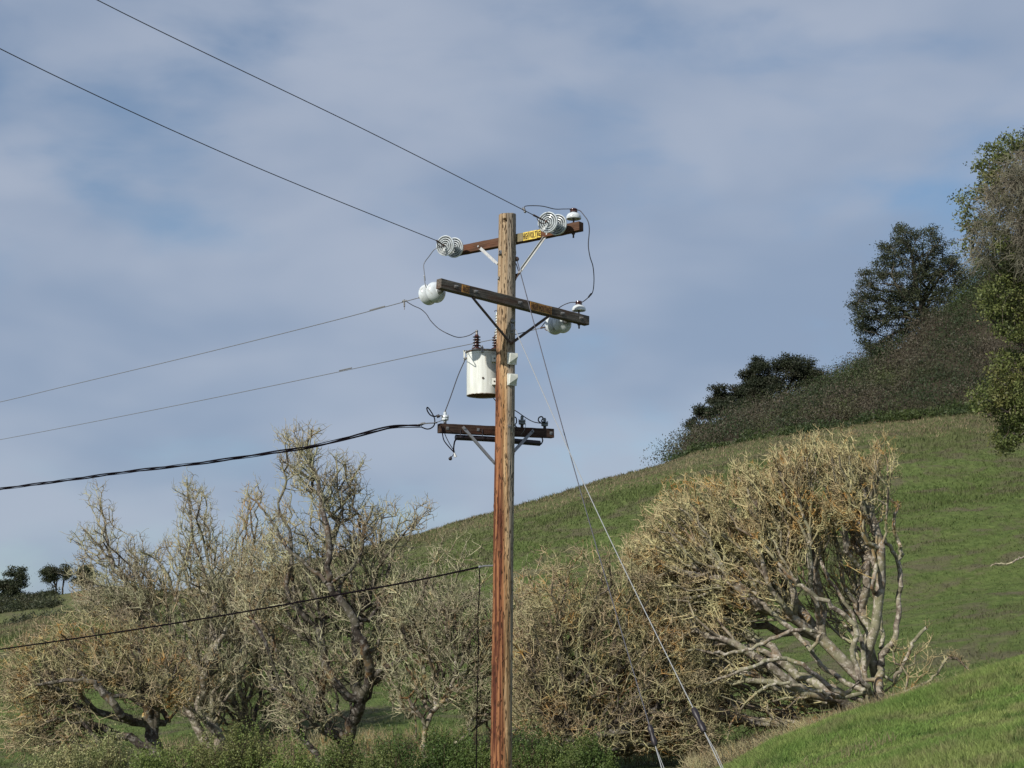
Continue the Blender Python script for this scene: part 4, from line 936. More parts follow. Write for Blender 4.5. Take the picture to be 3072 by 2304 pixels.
def bolt(arm, p, n, r=.017, ln=.03, name='bolt'):
    bm = bmesh.new(); bm_box(bm, p + n * .003, *(v * .019 for v in frame(n)[:2]), n * .003); bm_cyl(bm, p, p + n * ln, r, n=6); bm_cyl(bm, p, p + n * (ln + .025), r * .5, n=8)
    return bmobj(name, bm, M_galv, arm)
for px in (1358, 1417, 1549, 1677, 1733): bolt(arm2, on_arm(A2L, A2R, px) + f2 * .05, f2)
for px in (1392, 1691): bolt(arm1, on_arm(A1L, A1R, px) + f1 * .048, f1)
for px in (1338, 1430, 1648): bolt(arm3, on_arm(A3L, A3R, px) + f3 * .048, f3, .008, .012)
bolt(root, pole_at(1283) + Vector((.055, -.125, 0)), Vector((.4, -.9, 0)).normalized())

def strap(arm, a, b, mat, w=.034, t=.006, nrm=None):
    a, b = Vector(a), Vector(b); d = (b - a).normalized(); nrm = (nrm - d * nrm.dot(d)).normalized(); s = d.cross(nrm); bm = bmesh.new()
    bm_box(bm, (a + b) / 2, d * (b - a).length / 2, s * w / 2, nrm * t / 2)
    bm_box(bm, (a + b) / 2 + s * (w / 2) + nrm * .010, d * ((b - a).length / 2 - .08), s * .0025, nrm * .012)      # angle flange
    bm_cyl(bm, a + d * .03, a + d * .03 + nrm * .02, .013, n=6); bm_cyl(bm, b - d * .03, b - d * .03 + nrm * .02, .013, n=6)
    o = bmobj('brace', bm, mat, arm); return o
def arm_face(Lp, Rp, px, py, f, wd=.05):
    d = depth_on(Lp, Rp, px) + f.y * wd; return P(px, py, d)
strap(arm1, arm_face(A1L, A1R, 1434, 737, f1), P(1497, 795, pole_at(795).y + .06), M_galvb, nrm=f1)
strap(arm1, arm_face(A1L, A1R, 1646, 697, f1), P(1556, 822, pole_at(822).y + .02), M_galvb, nrm=f1)
strap(arm1, P(1557, 820, pole_at(822).y + .02), P(1544, 838, pole_at(822).y - .01), M_ruststeel, nrm=f1)
strap(arm2, arm_face(A2L, A2R, 1414, 888, f2), P(1533, 1031, pole_at(1031).y - .125), M_ruststeel, nrm=f2)
strap(arm2, arm_face(A2L, A2R, 1650, 946, f2), P(1533, 1031, pole_at(1031).y - .130), M_ruststeel, nrm=f2)
strap(arm3, arm_face(A3L, A3R, 1388, 1280, f3, .056), P(1486, 1392, pole_at(1392).y - .02), M_galv, .040, nrm=f3)
strap(arm3, arm_face(A3L, A3R, 1600, 1291, f3, .056), P(1539, 1357, pole_at(1357).y + .0), M_galv, .040, nrm=f3)
# black tube slung beneath the lowest arm
bm = bmesh.new(); bm_tube(bm, spline([P(1367, 1312, a3c.y - .22), P(1480, 1318, a3c.y), P(1560, 1325, a3c.y + .12), P(1619, 1330, a3c.y + .24)], 5), .036, 12)
for px in (1381, 1447): bm_box(bm, P(px, 1300, depth_on(A3L, A3R, px) - .055), Vector((.005, 0, 0)), Vector((0, .004, 0)), Vector((0, 0, .055)))
bmobj('tube', bm, M_black, arm3, True)
# small fittings on the shaft
def fitting(name, px, py, w, h, mat, dd=0, dpt=.02):
    bm = bmesh.new(); bm_box(bm, P(px, py, D0 + dd), Vector((w / F * D0 / 2, 0, 0)), Vector((0, dpt, 0)), Vector((0, 0, h / F * D0 / 2))); return part(name, bm, mat, bevel=.003)
fitting('washer_plate', 1500, 758, 10, 14, M_galv, -.085); fitting('washer_plate', 1495, 834, 5, 9, M_galv, -.06)
bm = bmesh.new(); bm_tube(bm, spline([P(1500, 752, D0 - .1), P(1497, 758, D0 - .14), P(1500, 763, D0 - .14), P(1503, 760, D0 - .1)], 4), .005); part('hook', bm, M_ruststeel)
bm = bmesh.new(); bm_sphere(bm, P(1550, 777, D0), .032, (1, .8, 1)); bm_cyl(bm, P(1545, 779, D0), P(1556, 776, D0), .016); part('guy_hook', bm, M_ruststeel)
bm = bmesh.new(); bm_sphere(bm, P(1539, 964, D0 - .09), .032, (1, .8, .8)); bm_cyl(bm, P(1539, 964, D0), P(1539, 964, D0 - .12), .015); bm_box(bm, P(1537, 985, D0 - .095), Vector((.018, .01, 0)), Vector((0, .006, 0)), Vector((0, 0, .06)))
bm_sphere(bm, P(1537, 991, D0 - .105), .018); part('guy_bracket', bm, M_galv)
# two white wedge-shaped guards strapped to the shaft
for y0, y1 in ((1058, 1094), (1121, 1157)):
    bm = bmesh.new(); c = P(1536, (y0 + y1) / 2, D0 - .105); hw = 15 / F * D0; hh = (y1 - y0) / 2 / F * D0
    nr = Vector((.42, -.9, 0)).normalized(); tx = Vector((nr.y * -1, nr.x, 0)).normalized()
    bm_box(bm, c, tx * hw, UPZ * hh, nr * .012)
    q = [c + nr * .012 + tx * (i * hw * .80) + UPZ * (j * hh * .80) for i, j in ((-1, 1), (1, 1), (1, -1), (-1, -1))]
    vs = [bm.verts.new(v) for v in q]; o1 = bm.verts.new(q[0] + nr * .055); o2 = bm.verts.new(q[1] + nr * .062)
    e1 = bm.verts.new(q[3] + nr * .022); e2 = bm.verts.new(q[1].lerp(q[2], .35) + nr * .062)
    for f_ in ((vs[0], vs[1], o2, o1), (vs[0], o1, e1, vs[3]), (o1, o2, e2), (o1, e2, e1), (vs[1], vs[2], e2, o2), (vs[2], vs[3], e1, e2)):
        bm.faces.new(f_)
    part('wedge_guard', bm, M_white, bevel=.003)['label'] = 'white wedge-shaped guard on the shaft'

# ------------------------------------------------------------------ transformer and its fittings
DT = D0 + .30; tr_c = P(1451, 1124, DT); TR = 52 / F * DT; th_ = 132 / 2 / F * DT
tr = thing('transformer', tr_c - UPZ * th_, 'white cylindrical transformer can hung on the left of the pole', 'transformer')
sh = bmesh.new(); bm_lathe(sh, [(0, -th_ + .012), (TR - .014, -th_ + .012)], Matrix.Translation(tr_c), 48, 1); bm_lathe(sh, [(TR - .014, -th_ + .012), (TR - .012, -th_), (TR, -th_ + .002), (TR, th_ - .03), (TR + .004, th_ - .028), (TR + .004, th_), (TR - .02, th_)], Matrix.Translation(tr_c), 48, 0)
me = bpy.data.meshes.new('tank'); bmesh.ops.recalc_face_normals(sh, faces=sh.faces)
for f_ in sh.faces: f_.smooth = True
for e_ in sh.edges:
    if len(e_.link_faces) == 2 and e_.calc_face_angle(0) > R(40): e_.smooth = False
sh.to_mesh(me); sh.free(); me.materials.append(M_tank); me.materials.append(M_rustbottom)
me.transform(Matrix.Translation(-tr_c)); tank = bpy.data.objects.new('tank', me); COL.objects.link(tank); tank.parent = tr; tank.location = tr_c - Vector(tr.location)
def tpart(name, bm, mat, smooth=False, bevel=0, par=None): return bmobj(name, bm, mat, par or tr, smooth, False, bevel)
bm = bmesh.new(); bm_lathe(bm, [(TR - .03, th_ - .004), (TR + .010, th_ - .004), (TR + .016, th_ + .006), (TR + .012, th_ + .018), (TR - .01, th_ + .024), (TR * .5, th_ + .036), (0, th_ + .042)], Matrix.Translation(tr_c), 48)
lid = tpart('lid', bm, M_lid, True)
bm = bmesh.new(); cpnt = tr_c + Vector((-.015, -TR - .014, th_ + .004)); bm_box(bm, cpnt, Vector((.016, 0, 0)), Vector((0, .012, 0)), Vector((0, 0, .036))); bm_cyl(bm, cpnt + Vector((0, -.012, -.03)), cpnt + Vector((0, -.012, .055)), .007)
tpart('lid_clamp', bm, M_galv)
def bushing(base, h, r, sheds, mat, name='bushing', cap=True, par=None, capmat=None):
    M = Matrix.Translation(base); prof = [(0, 0), (r * 1.25, 0), (r * 1.25, .012)]; z0 = .03; dz = (h - z0 - .02) / sheds
    for i in range(sheds):
        z = z0 + i * dz; prof += [(r * .56, z), (r * .56, z + dz * .35), (r * 1.0, z + dz * .50), (r * 1.02, z + dz * .60), (r * .60, z + dz * .82)]
    prof += [(r * .5, h - .01), (r * .3, h), (0, h)]; bm = bmesh.new(); bm_lathe(bm, prof, M, 24); o = bmobj(name, bm, mat, par or tr, True)
    if cap:
        bm = bmesh.new(); bm_cyl(bm, base + UPZ * (h - .002), base + UPZ * (h + .03), .018, .014); bm_sphere(bm, base + UPZ * (h + .042), .019); bmobj('terminal', bm, M_galv, o, True)
    return o
b1 = P(1430, 1048, DT - .02); B1TOP = b1 + UPZ * (.20 + .045)
bushing(b1, .20, .052, 4, M_brownporc); bm = bmesh.new(); bm_cyl(bm, b1 - UPZ * .02, b1 + UPZ * .012, .062, n=20)
for sx in (-1, 1): bm_cyl(bm, b1 + Vector((sx * .052, -.02, -.02)), b1 + Vector((sx * .052, -.02, .045)), .007)
tpart('bushing_flange', bm, M_galv, True)
bushing(P(1487, 1048, DT + .05), .19, .048, 4, M_brownporc)
# brackets between can and pole
for y0 in (1075, 1144):
    bm = bmesh.new(); c = P(1484, y0, D0 + .06); bm_box(bm, c, Vector((.036, 0, 0)), Vector((0, .006, 0)), Vector((0, 0, .042)))
    bm_box(bm, c + Vector((.0, .06, -.038)), Vector((.036, 0, 0)), Vector((0, .06, 0)), Vector((0, 0, .005))); bm_cyl(bm, c + Vector((-.004, -.004, 0)), c + Vector((-.004, -.012, 0)), .011, n=10, mi=1)
    bmobj('hanger_bracket', bm, [M_white, M_ruststeel], tr)
bm = bmesh.new(); c = P(1393, 1066, DT); bm_box(bm, c, Vector((.010, 0, 0)), Vector((0, .02, 0)), Vector((0, 0, .065))); bm_box(bm, c + Vector((.03, 0, .055)), Vector((.045, 0, 0)), Vector((0, .02, 0)), Vector((0, 0, .010)))
tpart('lifting_lug', bm, M_white, bevel=.002)
bm = bmesh.new(); bm_sphere(bm, P(1396, 1075, DT - .04), .020); bm_cyl(bm, P(1396, 1075, DT - .04), P(1402, 1074, DT), .012); tpart('side_terminal', bm, M_galv, True)
an = math.atan2(-1, -.02); pc = tr_c + Vector((-.005, -TR - .001, -.082)); bm = bmesh.new(); bm_cyl(bm, pc, pc + Vector((0, -.008, 0)), .014, n=14); tpart('drain_plug', bm, M_ruststeel)
# lightning arrester tucked behind the shaft
la = P(1492, 1018, D0 + .14); ar = thing('lightning_arrester', la, 'grey ribbed lightning arrester half hidden behind the left of the pole', 'arrester')
prof = [(0, 0), (.02, 0)]
for i in range(9):
    z = .02 + i * .036; prof += [(.018, z), (.034, z + .006), (.035, z + .010), (.018, z + .018)]
prof += [(.016, .36), (0, .36)]; bm = bmesh.new(); bm_lathe(bm, prof, Matrix.Translation(la), 20); bmobj('ribbed_body', bm, M_white, ar, True)
bm = bmesh.new(); bm_tube(bm, spline([la + Vector((0, 0, .36)), la + Vector((-.01, 0, .385)), la + Vector((-.035, 0, .38)), la + Vector((-.03, 0, .365))], 4), .004); bmobj('terminal_wire', bm, M_wire, ar)
bm = bmesh.new(); bm_box(bm, la + Vector((.04, -.02, .02)), Vector((.05, 0, 0)), Vector((0, .01, 0)), Vector((0, 0, .008))); bmobj('bracket', bm, M_galv, ar)

# ------------------------------------------------------------------ insulators
def bell_profile(s=1.0):
    # z = 0 at the rim, cap towards +z; underside ribs open towards -z
    R_ = .133 * s
    up = [(0, .125), (.030, .125), (.036, .118), (.038, .095), (.046, .084), (.062, .080), (.090, .070), (.115, .052), (.129, .026), (R_ * 1.02, .006), (R_ * 1.02, -.008), (.130, -.014), (.124, -.014)]
    un = [(.121, -.004), (.116, .040), (.108, .042), (.104, -.006), (.096, -.008), (.091, .044), (.080, .044), (.076, -.010), (.068, -.012), (.063, .044), (.052, .044), (.048, -.010), (.041, -.010), (.037, .03), (.026, .03), (.022, -.004), (0, -.006)]
    return up + un
def strain_string(attach, c_far, c_near, wire_end, label, ribs_to_wire=True):
    """two suspension bells in line: c_near is nearer the arm's bolt"""
    ax = (attach - c_far).normalized(); rt = thing('strain_insulator', attach, label, 'insulator', 'strain insulator pairs on the crossarm ends')
    for c in (c_near, c_far):
        bm = bmesh.new(); bm_lathe(bm, bell_profile(), axM(c, ax), 48); o = bmobj('bell', bm, M_porc, rt, True)
        bm = bmesh.new(); bm_lathe(bm, [(.037, .085), (.040, .086), (.040, .13), (.028, .138), (0, .138)], axM(c, ax), 20); bmobj('metal_cap', bm, M_galv, o, True)
        bm = bmesh.new(); bm_lathe(bm, [(0, -.07), (.012, -.068), (.018, -.055), (.012, -.042), (.011, .01), (0, .012)], axM(c, ax), 12); bmobj('ball_pin', bm, M_ruststeel, o, True)
    bm = bmesh.new(); bm_cyl(bm, c_near + ax * .13, attach, .014); bm_sphere(bm, attach, .028)
    bmobj('shackle', bm, M_galv, rt, True)
    d = (wire_end - (c_far - ax * .04)).normalized(); bm = bmesh.new(); s = c_far - ax * .04
    bm_tube(bm, [s, s.lerp(wire_end, .5), wire_end], [.006, .010, .013]); bm_tube(bm, spline([s, s + d * .05 - UPZ * .045, s + d * .12 - UPZ * .05, s + d * .16 - UPZ * .02], 4), .006)
    bmobj('strain_clamp', bm, M_ruststeel, rt, True); return rt
aR = on_arm(A1L, A1R, 1690) + f1 * .06; aL = on_arm(A1L, A1R, 1392) + f1 * .06
wdir1 = Vector((-.63, -.776, .0))
def spot(px, py, base, k):
    """point on the photo ray (px,py) k metres along the wire direction's depth from base"""
    return P(px, py, base.y + k)
RF, RN = spot(1643.5, 667, aR, -.35), spot(1671, 674, aR, -.19)
LF, LN = spot(1336, 737, aL, -.35), spot(1363, 743, aL, -.19)
cR, cL = spot(1600, 645, aR, -.52), spot(1310, 722, aL, -.52)
strain_string(aR, RF, RN, cR, 'strain insulator pair facing us near the right end of the top crossarm')
strain_string(aL, LF, LN, cL, 'strain insulator pair facing us at the left end of the top crossarm')
a2l = on_arm(A2L, A2R, 1345) - f2 * .06; a2r = on_arm(A2L, A2R, 1709) - f2 * .06
e2l, n2l = P(1284, 884, a2l.y + .34), P(1307, 877, a2l.y + .19)
e2r, n2r = P(1663, 975, a2r.y + .34), P(1686, 970, a2r.y + .19)
w2l, w2r = P(1258, 893, a2l.y + .55), P(1622, 984, a2r.y + .55)
strain_string(a2l, e2l, n2l, w2l, 'smooth white insulator pair seen from behind at the left end of the middle crossarm')
strain_string(a2r, e2r, n2r, w2r, 'insulator pair partly hidden behind the right end of the middle crossarm')
def pin_insulator(arm_p, ptop_, rr, label):
    """ptop_: centre of the porcelain skirt"""
    s = rr / .1; rt = thing('pin_insulator', arm_p, label, 'insulator', 'pin insulators on the crossarm ends')
    prof = [(0, .075), (.036, .075), (.040, .066), (.038, .050), (.058, .046), (.082, .030), (.096, .004), (.100, -.020), (.096, -.032), (.088, -.028), (.070, -.006), (.050, -.006), (.046, -.03), (.030, -.03), (.028, 0), (0, 0)]
    bm = bmesh.new(); bm_lathe(bm, [(a * s, b * s) for a, b in prof], Matrix.Translation(ptop_), 36); o = bmobj('skirt', bm, M_porc, rt, True)
    bm = bmesh.new(); bm_lathe(bm, [(0, .112 * s), (.036 * s, .110 * s), (.050 * s, .100 * s), (.052 * s, .090 * s), (.038 * s, .083 * s), (.048 * s, .074 * s), (.050 * s, .064 * s), (.040 * s, .056 * s), (.03 * s, .05 * s)], Matrix.Translation(ptop_), 24)
    bmobj('tie_cap', bm, M_brownporc, o, True)
    bm = bmesh.new(); b = arm_p - UPZ * .13; bm_cyl(bm, b, ptop_ - UPZ * .0, .011); bm_cyl(bm, arm_p - UPZ * .085, arm_p - UPZ * .060, .022, n=6); bm_cyl(bm, arm_p + UPZ * .058, arm_p + UPZ * .068, .026, n=12)
    bmobj('pin', bm, M_ruststeel, rt, True); return ptop_ + UPZ * .10 * s
p1 = on_arm(A1L, A1R, 1720); T1 = pin_insulator(p1, P(1721, 650, p1.y), .098, 'white pin insulator with dark cap standing on the right end of the top crossarm')
p2 = on_arm(A2L, A2R, 1737); T2 = pin_insulator(p2, P(1736.5, 926, p2.y), .094, 'white pin insulator with dark cap standing on the right end of the middle crossarm')
def spool(px, py0, py1, mat, dark, label):
    a = on_arm(A3L, A3R, px); top = P(px, py0, a.y); bot = P(px, py1, a.y); h = top.z - bot.z; rt = thing('spool_insulator', bot, label, 'insulator', 'spool insulators on the lowest crossarm')
    r = .036; bm = bmesh.new(); bm_lathe(bm, [(0, h * .96), (r * .55, h * .96), (r * .6, h * .80), (r * .5, h * .72), (r * 1.25, h * .62), (r * 1.35, h * .52), (r * .95, h * .45), (r * 1.2, h * .34), (r * 1.1, h * .26), (r * .6, h * .22), (0, h * .22)], Matrix.Translation(bot), 20); bmobj('spool', bm, mat, rt, True)
    bm = bmesh.new(); bm_cyl(bm, bot - UPZ * .02, bot + UPZ * h * .26, .020); bm_cyl(bm, bot + UPZ * h * .9, bot + UPZ * h * 1.03, .014)
    for s in (-1, 1): bm_box(bm, bot + Vector((s * .040, 0, h * .52)), Vector((.004, 0, 0)), Vector((0, .008, 0)), Vector((0, 0, h * .22)))
    bm_box(bm, bot + UPZ * h * .30, Vector((.044, 0, 0)), Vector((0, .008, 0)), Vector((0, 0, .006)))
    bmobj('stud', bm, dark, rt, True); return top
SP1 = spool(1335, 1235, 1270, M_glass if False else M_porc, M_galv, 'pale spool insulator standing on the left end of the lowest crossarm')
SP2 = spool(1566, 1248, 1282, M_glass, M_black, 'dark glazed spool insulator just right of the pole on the lowest crossarm')
SP3 = spool(1634, 1255, 1286, M_glass, M_black, 'dark glazed spool insulator near the right end of the lowest crossarm')

# ------------------------------------------------------------------ wires
def wire(name, pts, r, mat, label, cat='wire', group=None, k=6, n=6):
    pts = [Vector(p) for p in pts]; base = pts[0].copy(); bm = bmesh.new(); bm_tube(bm, spline(pts, k), r, n)
    me_ = bpy.data.meshes.new(name); 
    for f_ in bm.faces: f_.smooth = True
    bm.transform(Matrix.Translation(-base)); bm.to_mesh(me_); bm.free(); me_.materials.append(mat); o = bpy.data.objects.new(name, me_); COL.objects.link(o); o.location = base
    return tag(o, label, cat, group)
GL = 'overhead conductors'
# the two top conductors run towards us and off the upper left
wire('power_line', [cL, P(700, 472, 18.6), P(0, 146, 16.2), P(-700, -240, 14.2)], .0052, M_wire, 'dark conductor from the left end of the top crossarm up to the left edge', 'power line', GL, 10)
wire('power_line', [cR, P(1100, 392, 19.0), P(292, 0, 16.6), P(-300, -330, 14.6)], .0052, M_wire, 'highest dark conductor, from the right of the top crossarm to the top edge', 'power line', GL, 10)
wire('power_line', [w2l, P(1000, 962, 22.7), P(600, 1062, 25), P(200, 1158, 27.5), P(0, 1206, 29), P(-400, 1296, 32)], .0052, M_wirelight, 'thin grey conductor from the left end of the middle crossarm sloping down left', 'power line', GL, 8)
wire('power_line', [w2r, P(1500, 1014, 23.0), P(1300, 1055, 24.4), P(1000, 1119, 26.4), P(600, 1202, 29.4), P(200, 1281, 33), P(0, 1319, 35), P(-400, 1393, 39)], .0056, M_wirelight, 'thin grey conductor passing behind the transformer down to the left edge', 'power line', GL, 8)
# wrapped splice sleeves on the conductors
for a, b, nm in (((1154, 919, 21.9), (1110, 931, 22.15), 'left sleeve'), ((1055, 1103.5, 26.1), (1018, 1112, 26.3), 'far sleeve')):
    wire('splice_sleeve', [P(*a), P((a[0] + b[0]) / 2, (a[1] + b[1]) / 2, (a[2] + b[2]) / 2), P(*b)], .010, M_wirelight, 'thickened splice on the upper grey conductor' if nm[0] == 'l' else 'thickened splice on the lower grey conductor', 'splice sleeve')
# twisted service cable, three strands
def helix(pts, amp, turn, ph, k=14):
    c = spline(pts, k); out = []; s = 0; f_ = None
    for i, p in enumerate(c):
        if i: s += (p - c[i - 1]).length
        t = (c[min(i + 1, len(c) - 1)] - c[max(i - 1, 0)]).normalized(); x, y, _ = frame(t); a = s * turn + ph
        out.append(p + (x * math.cos(a) + y * math.sin(a)) * amp)
    return out
cab = [P(1262, 1278, 21.0), P(1180, 1281, 21.4), P(1080, 1304, 21.9), P(960, 1334, 22.6), P(833, 1356, 23.4), P(640, 1384, 24.6), P(420, 1411, 26.2), P(200, 1440, 28), P(0, 1467, 29.8), P(-300, 1502, 32.5)]
sv = thing('service_cable', P(1312, 1272, D0 - .2), 'thick black twisted service cable sweeping from the lowest crossarm down to the left edge', 'power cable')
for i in range(3):
    bm = bmesh.new(); bm_tube(bm, helix(cab, .017, 1.7, i * 2.1), (.011, .011, .006)[i], 6)
    bmobj('strand', bm, M_cable, sv, True)
ends = [[P(1262, 1277, 21.0), P(1275, 1271, 21.0), P(1302, 1269, 21.0), P(1312, 1268, 21.0)],
        [P(1262, 1280, 21.0), P(1280, 1287, 21.0), P(1294, 1284, 21.0), P(1303, 1274, 21.0), P(1304, 1258, 21.0), P(1298, 1243, 21), P(1286, 1225, 20.95), P(1281, 1223, 20.93), P(1282, 1232, 20.9), P(1290, 1244, 20.9), P(1300, 1249, 20.9), P(1312, 1248, 20.95)],
        [P(1262, 1277, 21.0), P(1220, 1276, 21.1), P(1240, 1276, 21.0), P(1290, 1270, 21.0), P(1330, 1260, 21.0)]]
for q, rr in zip(ends[:2], (.008, .0085)):
    bm = bmesh.new(); bm_tube(bm, spline(q, 5), rr, 6); bmobj('tail', bm, M_cable, sv, True)
bm = bmesh.new(); bm_tube(bm, spline([P(1200, 1280, 21.3), P(1245, 1275, 21.1), P(1262, 1272, 21.0), P(1300, 1269, 20.98), P(1328, 1261, 21.0)], 4), .0045, 6); bm_cyl(bm, P(1262, 1272, 21.0), P(1276, 1269, 21), .016, .012, 8); bmobj('neutral_wire', bm, M_wirelight, sv, True)
bm = bmesh.new(); bm_cyl(bm, P(1310, 1250, 20.95), P(1319, 1247, 20.95), .021, n=10); bm_cyl(bm, P(1319, 1247, 20.95), P(1330, 1249, 21), .006, n=8); bmobj('connector', bm, M_black, sv)
# cable tails drooping under the arm, with two connectors
dr = thing('cable_tails', P(1330, 1300, 20.95), 'black cable tails drooping with two capped connectors under the left of the lowest crossarm', 'cable')
dd_ = depth_on(A3L, A3R, 1335) - .07
for q, rr in (([P(1316, 1272, dd_), P(1326, 1284, dd_), P(1328, 1305, dd_), P(1333, 1323, dd_), P(1348, 1342, dd_), P(1361, 1356, dd_), P(1367, 1368, dd_)], .008),
              ([P(1330, 1280, dd_), P(1335, 1303, dd_), P(1348, 1330, dd_), P(1360, 1350, dd_), P(1361, 1362, dd_), P(1354, 1372, dd_)], .005),
              ([P(1370, 1316, dd_ + .05), P(1364, 1325, dd_), P(1361, 1345, dd_), P(1363, 1360, dd_), P(1367, 1368, dd_)], .011)):
    bm = bmesh.new(); bm_tube(bm, spline(q, 5), rr, 6); bmobj('cable', bm, M_cable, dr, True)
bm = bmesh.new(); bm_sphere(bm, P(1351, 1376, dd_), .024, (1, 1, .95)); bm_cyl(bm, P(1354, 1369, dd_), P(1351, 1376, dd_), .012); bmobj('connector', bm, M_black, dr, True)
bm = bmesh.new(); bm_cyl(bm, P(1362.5, 1358, dd_), P(1367, 1371, dd_), .010, .020, 10); bmobj('connector', bm, M_galvb, dr, True)['label'] = 'silver cone-shaped connector'
# the low dark line and its hanging drop
wire('phone_line', [P(1438, 1701, 21.6), P(1250, 1741, 22.4), P(1000, 1787, 23.4), P(700, 1841, 24.6), P(350, 1897, 26), P(0, 1948, 27.6), P(-300, 1988, 29)], .0125, M_cable, 'black line low across the leafless trees from left of the pole to the left edge', 'phone line', None, 6)
gp = ground_pt(1430, 21.6)
wire('drop_cable', [P(1438, 1701, 21.6), P(1439, 1760, 21.6), P(1434, 1850, 21.6), P(1435, 1950, 21.6), P(1432, 2080, 21.6), P(1430, 2200, 21.6), P(1429, 2310, 21.6), gp], .007, M_cable, 'thin black cable hanging straight down just left of the pole', 'cable')
q = thing('line_bracket', pole_at(1697), 'short arm holding the low black line out from the left of the pole', 'bracket')
bm = bmesh.new(); bm_tube(bm, [pole_at(1696) + Vector((-.08, .05, 0)), P(1455, 1698, 21.5), P(1438, 1701, 21.6)], .012, 8); bm_sphere(bm, P(1440, 1701, 21.6), .022); bmobj('arm', bm, M_galv, q)
# jumpers
dA = p1.y
JG = 'jumper wires round the pole top'
cc = P(1571, 628, cR.y - .0)
wire('jumper_wire', [P(1574, 629, cR.y), P(1575, 619, cR.y), P(1600, 617, cR.y + .05), P(1630, 619, cR.y + .1), P(1664, 627, dA - .1), P(1690, 627, dA - .04), P(1718, 627, dA), T1 - UPZ * .01], .0058, M_wire, 'short jumper from the top conductor over to the upper pin insulator', 'jumper wire', JG)
cl = thing('line_clamp', cc, 'small clamp on the highest conductor beside the pole top', 'clamp'); bm = bmesh.new(); bm_cyl(bm, P(1571, 624, cR.y), P(1576, 636, cR.y), .015, n=8); bm_sphere(bm, P(1575, 635, cR.y), .018); bm_tube(bm, [P(1567, 622, cR.y), P(1569, 630, cR.y), P(1574, 632, cR.y)], .006); bmobj('body', bm, M_galv, cl, True)
wire('jumper_wire', [T1 - UPZ * .02, P(1738, 631, dA), P(1752, 646, dA - .05), P(1764, 664, dA - .1), P(1768, 690, dA - .1), P(1765, 735, dA - .05), P(1770, 770, dA), P(1779, 800, dA + .1), P(1782, 840, dA + .3), P(1778, 876, dA + .5), P(1765, 892, p2.y - .3), P(1749, 905, p2.y - .1), T2 - UPZ * .015], .0062, M_wire, 'long wavy jumper hanging down the right from the upper to the lower pin insulator', 'jumper wire', JG)
bm_s = wire('jumper_sleeve', [P(1774, 881, dA + .55), P(1769, 887, dA + .6), P(1766, 891, dA + .65)], .012, M_black, 'dark sleeve low on the long wavy jumper', 'sleeve')
wire('jumper_wire', [T2 - UPZ * .015, P(1716, 907, p2.y), P(1695, 913, p2.y), P(1675, 925, p2.y + .1), P(1655, 942, p2.y + .3), w2r], .006, M_wire, 'jumper curving left from the lower pin insulator behind the middle crossarm', 'jumper wire', JG)
wire('jumper_wire', [P(1336, 739, LF.y - .05), P(1316, 742, LF.y - .1), P(1302, 750, LF.y - .1), P(1288, 768, LF.y), P(1274, 787, LF.y + .1), P(1271, 800, LF.y), P(1274, 826, LF.y - .3), P(1275, 850, n2l.y), P(1281, 868, e2l.y)], .0055, M_wirelight, 'jumper looping from the top left insulator down to the middle left insulator', 'jumper wire', JG)
wire('jumper_sleeve', [P(1273, 826, LF.y - .3), P(1274, 833, LF.y - .28), P(1274.5, 842, LF.y - .25)], .010, M_galvb, 'silver sleeve on the jumper above the middle left insulator', 'sleeve')
cl = thing('line_clamp', P(1214, 905, 21.5), 'hanging clamp on the upper grey conductor left of the middle crossarm', 'clamp'); bm = bmesh.new()
wy = a2l.y + .7
bm_cyl(bm, P(1212, 899, wy), P(1213, 915, wy), .013, .010, 8); bm_cyl(bm, P(1206, 904, wy), P(1221, 902, wy), .012, n=8); bm_sphere(bm, P(1213, 918, wy), .012); bm_cyl(bm, P(1213, 918, wy), P(1213, 929, wy), .005); bmobj('body', bm, M_galv, cl, True)
wire('jumper_wire', [P(1220, 905, wy), P(1240, 917, wy), P(1262, 927, wy), P(1279, 942, wy), P(1292, 962, wy), P(1315, 985, wy), P(1345, 1002, wy - .1), P(1375, 1012, DT), P(1405, 1007, DT), P(1425, 996, DT), B1TOP], .0055, M_wire, 'sagging jumper from the hanging clamp to the top of the transformer bushing', 'jumper wire', JG)
wire('jumper_wire', [P(1396, 1078, DT - .04), P(1375, 1125, DT - .15), P(1352, 1190, SP1.y + .08), SP1], .0065, M_wire, 'dark lead slanting from the side of the transformer to the pale spool insulator', 'jumper wire', JG)
wire('jumper_wire', [tr_c + Vector((.12, 0, -th_ - .01)), P(1490, 1205, DT), P(1520, 1222, DT), P(1546, 1232, D0 + .3), P(1580, 1255, D0 + .3), P(1602, 1266, SP3.y), P(1625, 1270, SP3.y)], .0065, M_wire, 'dark lead passing behind the pole from the transformer to the right spool insulator', 'jumper wire', JG)
wire('cable_loop', [P(1545, 1251, SP2.y), P(1549, 1256, SP2.y - .02), P(1549, 1268, SP2.y), P(1545, 1275, SP2.y), P(1551, 1282, SP2.y), P(1560, 1284, SP2.y)], .008, M_cable, 'black cable loop between the pole and the middle spool insulator', 'cable')
wire('cable_loop', [P(1622, 1268, SP3.y - .05), P(1615, 1262, SP3.y - .05), P(1617, 1253, SP3.y - .05), P(1624, 1250, SP3.y - .05), P(1629, 1254, SP3.y - .05), P(1625, 1264, SP3.y - .05), P(1636, 1268, SP3.y - .05)], .009, M_cable, 'black cable loop wound on the right spool insulator', 'cable')
wire('cable_loop', [P(1626, 1314, SP3.y - .05), P(1628, 1322, SP3.y), P(1622, 1333, a3c.y + .25), P(1612, 1331, a3c.y + .25)], .009, M_cable, 'short black cable bending up from the right end of the slung tube', 'cable')
